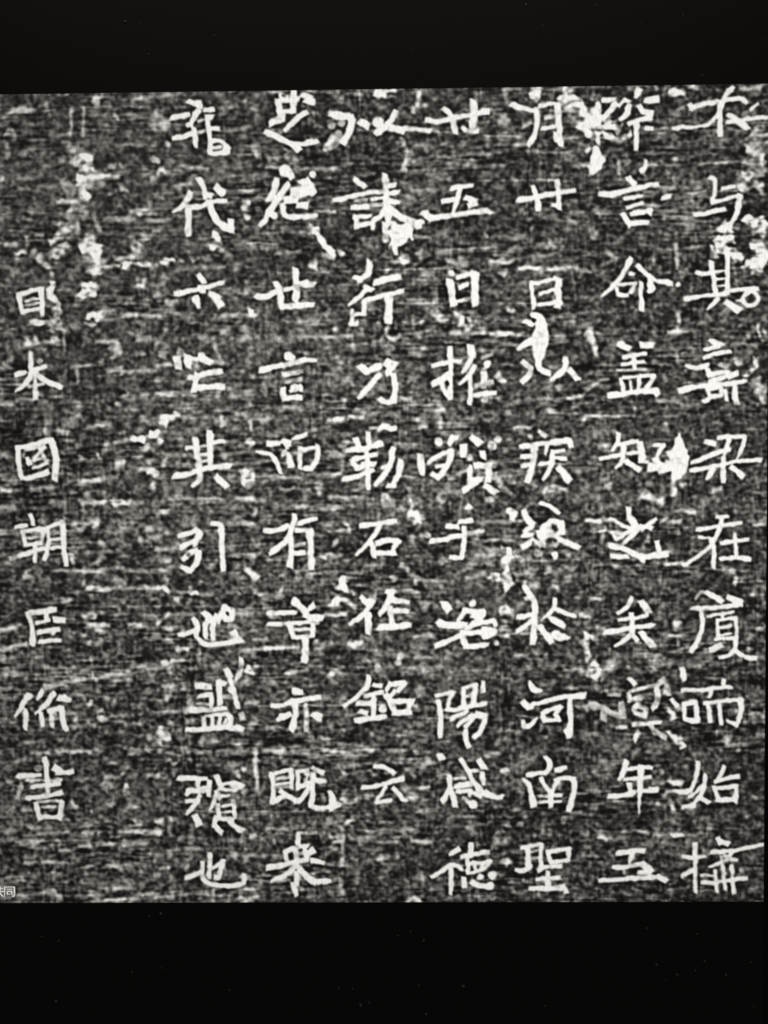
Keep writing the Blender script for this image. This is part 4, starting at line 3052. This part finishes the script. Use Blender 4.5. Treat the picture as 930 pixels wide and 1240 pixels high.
# woven grain of the paper over the stone: level threads, upright threads, blots
streak = noise(7.0, 1.1)
thread = noise(0.9, 4.5)
blot = noise(1.6, 1.35)
soft = noise(4.5, 3.6)
broad = noise(28.0, 16.0)
env_h = np.clip(0.6 + 0.5 * noise(40, 9), 0.1, 1.6)
env_v = np.clip(0.5 + 0.5 * noise(10, 40), 0.05, 1.5)
grain = 0.66 * streak * env_h + 0.36 * thread * env_v + 0.75 * blot + 0.50 * soft + 0.30 * broad
grain /= grain.std()
base = 70 + 13 * np.exp(-((xx - 610) / 330) ** 2 - ((yy - 430) / 340) ** 2)
amp = 25 * (1 - 0.28 * np.exp(-((xx - 190) / 260) ** 2 - ((yy - 60) / 380) ** 2))  # weaker grain at upper left imitates the wash of glare
tone = base + amp * np.where(grain > 0, grain * 1.15, grain * 0.85)
long_lines = noise(26.0, 0.9)
tone += 18 * np.clip(long_lines - 1.5, 0, None) * np.clip(0.8 + 0.5 * blot, 0, None)

wx, wy = noise(2.6, 2.6), noise(2.6, 2.6)
wx2, wy2 = noise(5, 4), noise(5, 4)
mott = noise(2.0, 1.6)
fade = noise(9, 9)
worn = noise(4, 3)
rough = (0.22 * noise(1.3, 1.3), 0.22 * noise(1.3, 1.3))
owner = np.full((H, W), -1, np.int16)
best = np.full((H, W), 0.30)


def field(pts, wd, warp, sf):
    """coverage of one stroke, with its bounding window"""
    a = np.array(pts)
    r = a[:, 2].max() / 2 + sf + 6
    x0, x1 = int(max(0, a[:, 0].min() - r)), int(min(W, a[:, 0].max() + r + 2))
    y0, y1 = int(max(0, a[:, 1].min() - r)), int(min(H, a[:, 1].max() + r + 2))
    if x1 <= x0 or y1 <= y0:
        return None
    s = (slice(y0, y1), slice(x0, x1))
    X = xx[s] + warp * wx[s] + 0.6 * warp * wx2[s] + rough[0][s]
    Y = yy[s] + warp * wy[s] + 0.6 * warp * wy2[s] + rough[1][s]
    d = None
    segs = list(zip(a, a[1:])) or [(a[0], a[0])]
    ka, kb = rng.uniform(-.55, .2), rng.uniform(-.3, .5)
    closed = np.allclose(a[0][:2], a[-1][:2])
    for n_, (p, q) in enumerate(segs):
        vx, vy = q[0] - p[0], q[1] - p[1]
        L = vx * vx + vy * vy
        if L < 1e-9:
            e = np.hypot(X - p[0], Y - p[1]) - p[2] / 2
        else:
            t0 = ((X - p[0]) * vx + (Y - p[1]) * vy) / L
            t = np.clip(t0, 0, 1)
            e = np.hypot(X - p[0] - t * vx, Y - p[1] - t * vy) - (p[2] + t * (q[2] - p[2])) / 2
            ln_ = math.sqrt(L)
            side = ((X - p[0]) * -vy + (Y - p[1]) * vx) / ln_
            # slanted chisel and brush ends instead of round ones
            if n_ == 0 and not closed:
                e = np.where(t0 < 0, np.maximum(np.abs(side) - p[2] / 2, -t0 * ln_ - .30 * p[2] + ka * side), e)
            if n_ == len(segs) - 1 and not closed:
                e = np.where(t0 > 1, np.maximum(np.abs(side) - q[2] / 2, (t0 - 1) * ln_ - .30 * q[2] + kb * side), e)
        d = e if d is None else np.minimum(d, e)
    t = np.clip(0.5 - d / sf, 0, 1)
    return s, t * t * (3 - 2 * t)


def brush(pts):
    """round the gentle bends of a stroke and give it a brush's swell at the ends"""
    p = [np.array(q, float) for q in pts]
    if len(p) < 2:
        return pts
    for _ in range(2):
        q = [p[0]]
        for k in range(1, len(p) - 1):
            a, b = p[k] - p[k - 1], p[k + 1] - p[k]
            c = (a[:2] @ b[:2]) / (np.hypot(*a[:2]) * np.hypot(*b[:2]) + 1e-9)
            if c > 0.45:
                q += [p[k] - 0.27 * a, p[k] + 0.27 * b]
            else:
                q.append(p[k])
        q.append(p[-1])
        p = q
    if np.allclose(p[0][:2], p[-1][:2]):
        return [tuple(v) for v in p]
    # resample, then swell
    L = np.concatenate([[0], np.cumsum([np.hypot(*(b - a)[:2]) for a, b in zip(p, p[1:])])])
    s = np.unique(np.concatenate([L, np.linspace(0, L[-1], max(3, int(L[-1] / 3)))]))
    A = np.array(p)
    R = np.stack([np.interp(s, L, A[:, k]) for k in range(3)], -1)
    u = s / max(L[-1], 1e-6)
    k0, k1 = rng.uniform(-.02, .30), rng.uniform(-.12, .30)
    dx_, dy_ = (p[-1] - p[0])[:2]
    if dx_ < -0.25 * L[-1] and dy_ > 0.2 * L[-1]:      # left-falling strokes run out to a point
        k1 = rng.uniform(-.45, -.15)
    elif dx_ > 0.3 * L[-1] and dy_ > 0.3 * L[-1]:      # right-falling strokes press down at the foot
        k1 = rng.uniform(.1, .4)
    prof = 0.86 + k0 * np.exp(-(u / .22) ** 2) + k1 * np.exp(-((1 - u) / .25) ** 2)
    tip = np.minimum(np.minimum(s / (0.45 * A[0, 2] + .1), (L[-1] - s) / (0.45 * A[-1, 2] + .1)), 1)
    R[:, 2] *= prof * (0.80 + 0.20 * tip)
    return [tuple(v) for v in R]


names = []
cur = -1
chars_cov = np.zeros((H, W))
marks, strokes = [], []
for ln in DATA.strip().splitlines():
    if ln[0] == '=':
        names.append(ln[1:])
        cur = len(names) - 1
        continue
    if ln[0] == '-' and len(ln) == 1:
        cur = -1
        continue
    geo, tail = ln.split('@')
    wd, _, it = tail.partition('*')
    wd, it = float(wd), float(it or 1)
    pts = []
    for tok in geo.split():
        v = [float(k) / 5 for k in tok.split(',')]
        pts.append((v[0], v[1], (v[2] if len(v) > 2 else wd / 5)))
    (strokes if cur >= 0 and it > 0 else marks).append((cur, pts, wd / 5, it))

for cur, pts, wd, it in marks:
    if it < 0:
        continue
    pts = [(x, y, w * 0.9) for x, y, w in (brush(pts) if wd < 9 else pts)]
    hard = it >= 0.94 and (wd < 13 or it == 1)
    f = field(pts, wd, (0.5 if wd < 9 else 1.4) if hard else (0.55 if wd < 7.7 else 1.3 if wd < 10 else 1.9), 2.6 if hard else min(3.6 + (1 - it) * 5.0, max(3.2, wd * 0.9)))
    if f is None:
        continue
    s, c = f
    if hard:
        tgt = 250 * np.clip(1 + 0.04 * mott[s], 0, 1.03)
        tone[s] += np.clip(tgt - tone[s], 0, None) * c
    else:
        # a graze: the woven grain goes on through it, only paler
        c = c * np.clip(0.88 + (0.20 if wd < 7.7 else 0.26) * mott[s] + 0.12 * streak[s], 0.2, 1.3)
        lift = 155 * (0.72 if len(pts) == 1 and wd < 12 else 1.0 if wd < 8 else 1.35) * it * c
        tone[s] += lift * np.clip((255 - tone[s]) / 180, 0.15, 1)
# long hair-thin scratches across the stone, nearly level
for _ in range(95):
    x, y, ln_ = rng.uniform(-40, PW), rng.uniform(6, PH - 6), rng.uniform(40, 230)
    rise = rng.normal(0.012, 0.022)
    k = [(x + u * ln_, y - rise * u * ln_ + rng.normal(0, .7), rng.uniform(.9, 2.0)) for u in np.linspace(0, 1, 6)]
    f = field(k, 1.6, 0.25, 2.2)
    if f:
        s, c = f
        tone[s] += rng.uniform(20, 70) * c * np.clip(0.7 + 0.55 * soft[s], 0, 1.5)
for cur, pts, wd, it in [q for q in strokes if names[q[0]] != 'caption']:
    pts = [(x, y, w * 1.08 * min(1.0, 0.93 + x / 6000)) for x, y, w in brush(pts)]
    f = field(pts, wd, 0.32, 2.3)
    if f is None:
        continue
    s, c = f
    if it < 0.95:
        c = c * np.clip(0.95 + 0.16 * mott[s], 0.3, 1)
    tgt = (70 + 188 * it) * np.clip(0.99 + 0.05 * mott[s] - 0.07 * np.clip(fade[s] - 0.1, 0, 2) - 0.16 * np.clip(worn[s] - 1.3, 0, 1.2), 0.6, 1.06)
    tone[s] += np.clip(tgt - tone[s], 0, None) * np.clip(c, 0, 1)
    hit = c > best[s]
    best[s] = np.where(hit, c, best[s])
    owner[s] = np.where(hit, cur, owner[s])
for cur, pts, wd, it in marks:
    if it < 0:
        f = field(pts, wd, 0.8, 2.6 if wd < 6 else 5)
        if f:
            tone[f[0]] *= 1 + it * f[1]

# sharpened scan: dark rims round bright marks
tone = gauss(tone, 0.85, 0.85)
tone = tone + 0.62 * (tone - gauss(tone, 2.6, 2.6)) + 0.15 * np.clip(tone - gauss(tone, 7, 7), -60, 60)
tone = np.where(tone < 44, 44 - 19 * np.tanh((44 - tone) / 30.0), tone)
tone = np.clip(tone, 16, 253)
# the small printed credit is laid over the finished scan, crisp
rough = (0 * xx, 0 * xx)
for cur, pts, wd, it in [q for q in strokes if names[q[0]] == 'caption']:
    s, c = field([(x, y, w * 1.22) for x, y, w in pts], wd, 0.0, 0.8)
    rim = field([(x, y, w + 2.2) for x, y, w in pts], wd, 0.0, 1.2)
    tone[rim[0]] -= (tone[rim[0]] - 58) * 0.5 * rim[1] * (tone[rim[0]] < 200)
    tone[s] += np.clip(275 - tone[s], 0, None) * c
    owner[s] = np.where(c > 0.3, cur, owner[s])
# vignetting, viewing angle and backlight falloff painted into the tones, brightest above the middle
fall = 1.0 - 0.09 * (((xx - 700) / 620) ** 2) - 0.09 * (((yy - 400) / 580) ** 2)
tone = np.minimum(tone * np.clip(fall, 0.72, 1.0), 252) / 255.0

# grid of the lit picture; the cells of each character become that character's own mesh
STEP = 1.0
gx = np.append(np.arange(0, PW, STEP), PW)
gy = np.append(np.arange(0, PH, STEP), PH)
nx, ny = len(gx), len(gy)
GX, GY = np.meshgrid(gx, gy)
ix, iy = np.minimum(GX.astype(int), W - 2), np.minimum(GY.astype(int), H - 2)
ax, ay = GX - ix, GY - iy
val = (tone[iy, ix] * (1 - ax) * (1 - ay) + tone[iy, ix + 1] * ax * (1 - ay)
       + tone[iy + 1, ix] * (1 - ax) * ay + tone[iy + 1, ix + 1] * ax * ay).ravel()
co = np.stack([(GX - OX) * U, (OY - GY) * U, np.full_like(GX, 0.0) - 0.00004], -1).reshape(-1, 3)
j, i = np.mgrid[0:ny - 1, 0:nx - 1]
v0 = (j * nx + i).ravel()
quads = np.stack([v0, v0 + nx, v0 + nx + 1, v0 + 1], -1)
cellx = np.clip(((gx[:-1] + gx[1:]) / 2 + .5).astype(int), 0, W - 1)
celly = np.clip(((gy[:-1] + gy[1:]) / 2 + .5).astype(int), 0, H - 1)
cell_owner = owner[np.ix_(celly, cellx)].ravel()


def grid_mesh(name, sel):
    q = quads[sel]
    used, inv = np.unique(q.ravel(), return_inverse=True)
    me = bpy.data.meshes.new(name)
    n = len(q)
    me.vertices.add(len(used))
    me.vertices.foreach_set('co', co[used].astype(np.float32).ravel())
    me.loops.add(n * 4)
    me.loops.foreach_set('vertex_index', inv.astype(np.int32))
    me.polygons.add(n)
    me.polygons.foreach_set('loop_start', np.arange(0, n * 4, 4, dtype=np.int32))
    me.update(calc_edges=True)
    at = me.attributes.new('tone', 'FLOAT', 'POINT')
    at.data.foreach_set('value', val[used].astype(np.float32))
    me.validate()
    return me


picture = link("rubbing_picture", grid_mesh("rubbing_picture", cell_owner < 0), M_PIC, tablet)
for k, nm in enumerate(names):
    sel = cell_owner == k
    if sel.any():
        kind = "caption_lettering" if nm == 'caption' else "carved_character"
        o = link(kind, grid_mesh(kind, sel), M_PIC, picture)

# ------------------------------------------------------------------ dust on the glass
DUST = [(305.3,1003.5,1.95),(290.8,1006.6,0.91),(176.6,1037.9,1.43),(156.0,1032.6,0.91),(171.8,1114.7,1.56),(267.8,1077.9,1.17),(305.1,1072.7,0.78),(389.3,1101.1,1.04),(615.1,1026.9,1.04),(599.7,1032.1,0.91),(631.4,1038.4,1.17),(680.2,1096.0,1.95),(552.8,1120.0,1.56),(563.1,1116.9,1.04),(525.2,1098.0,1.04),(542.7,1099.0,1.04),(624.9,1094.9,1.04),(633.9,1131.6,1.30),(781.4,1121.1,1.04),(906.7,1023.2,1.17),(968.6,1030.5,1.17),(977.9,1064.8,1.30),(966.8,1076.3,1.17),(944.5,1081.5,1.56),(1004.4,1081.5,1.17),(919.0,1069.0,1.17),(930.3,1087.7,1.04),(1035.8,1065.9,0.91),(1039.2,1121.2,0.91),(281.9,-83.9,1.28),(298.7,-81.7,0.72),(387.7,-65.8,1.04),(309.0,-45.6,0.64),(527.4,-90.9,0.72),(625.6,-45.0,0.72),(760.6,-97.0,0.96),(780.1,-71.7,0.72),(843.8,-94.8,0.72),(946.5,-81.7,0.64),(896.7,-73.8,0.64),(969.3,-11.1,0.80),(1042.3,-51.5,0.56),(670.1,-64.6,0.40)]
r_ = random.Random(4)
for x, y, s in DUST:
    bm = bmesh.new()
    bmesh.ops.create_icosphere(bm, subdivisions=2, radius=1.0)
    sx, sy, a = r_.uniform(.7, 1.1), r_.uniform(.7, 1.5), r_.uniform(0, 3.14)
    for v in bm.verts:
        k = 1 + r_.uniform(-.25, .25)
        px, py = v.co.x * sx * k, v.co.y * sy * k
        v.co = ((px * math.cos(a) - py * math.sin(a)) * s * U, (px * math.sin(a) + py * math.cos(a)) * s * U,
                (v.co.z * k * .55 + .5) * s * U)
    me = bpy.data.meshes.new("dust_speck")
    bm.to_mesh(me)
    bm.free()
    o = link("dust_speck", me, M_DUST)
    o.location = P(x, y, -0.00004)
    up = y < 0
    o["label"] = ("tiny pale dust speck on the black band of the screen above the picture" if up else
                  "tiny pale dust speck on the black band of the screen below the picture")
    o["category"] = "dust speck"
    o["group"] = "dust specks above the picture" if up else "dust specks below the picture"
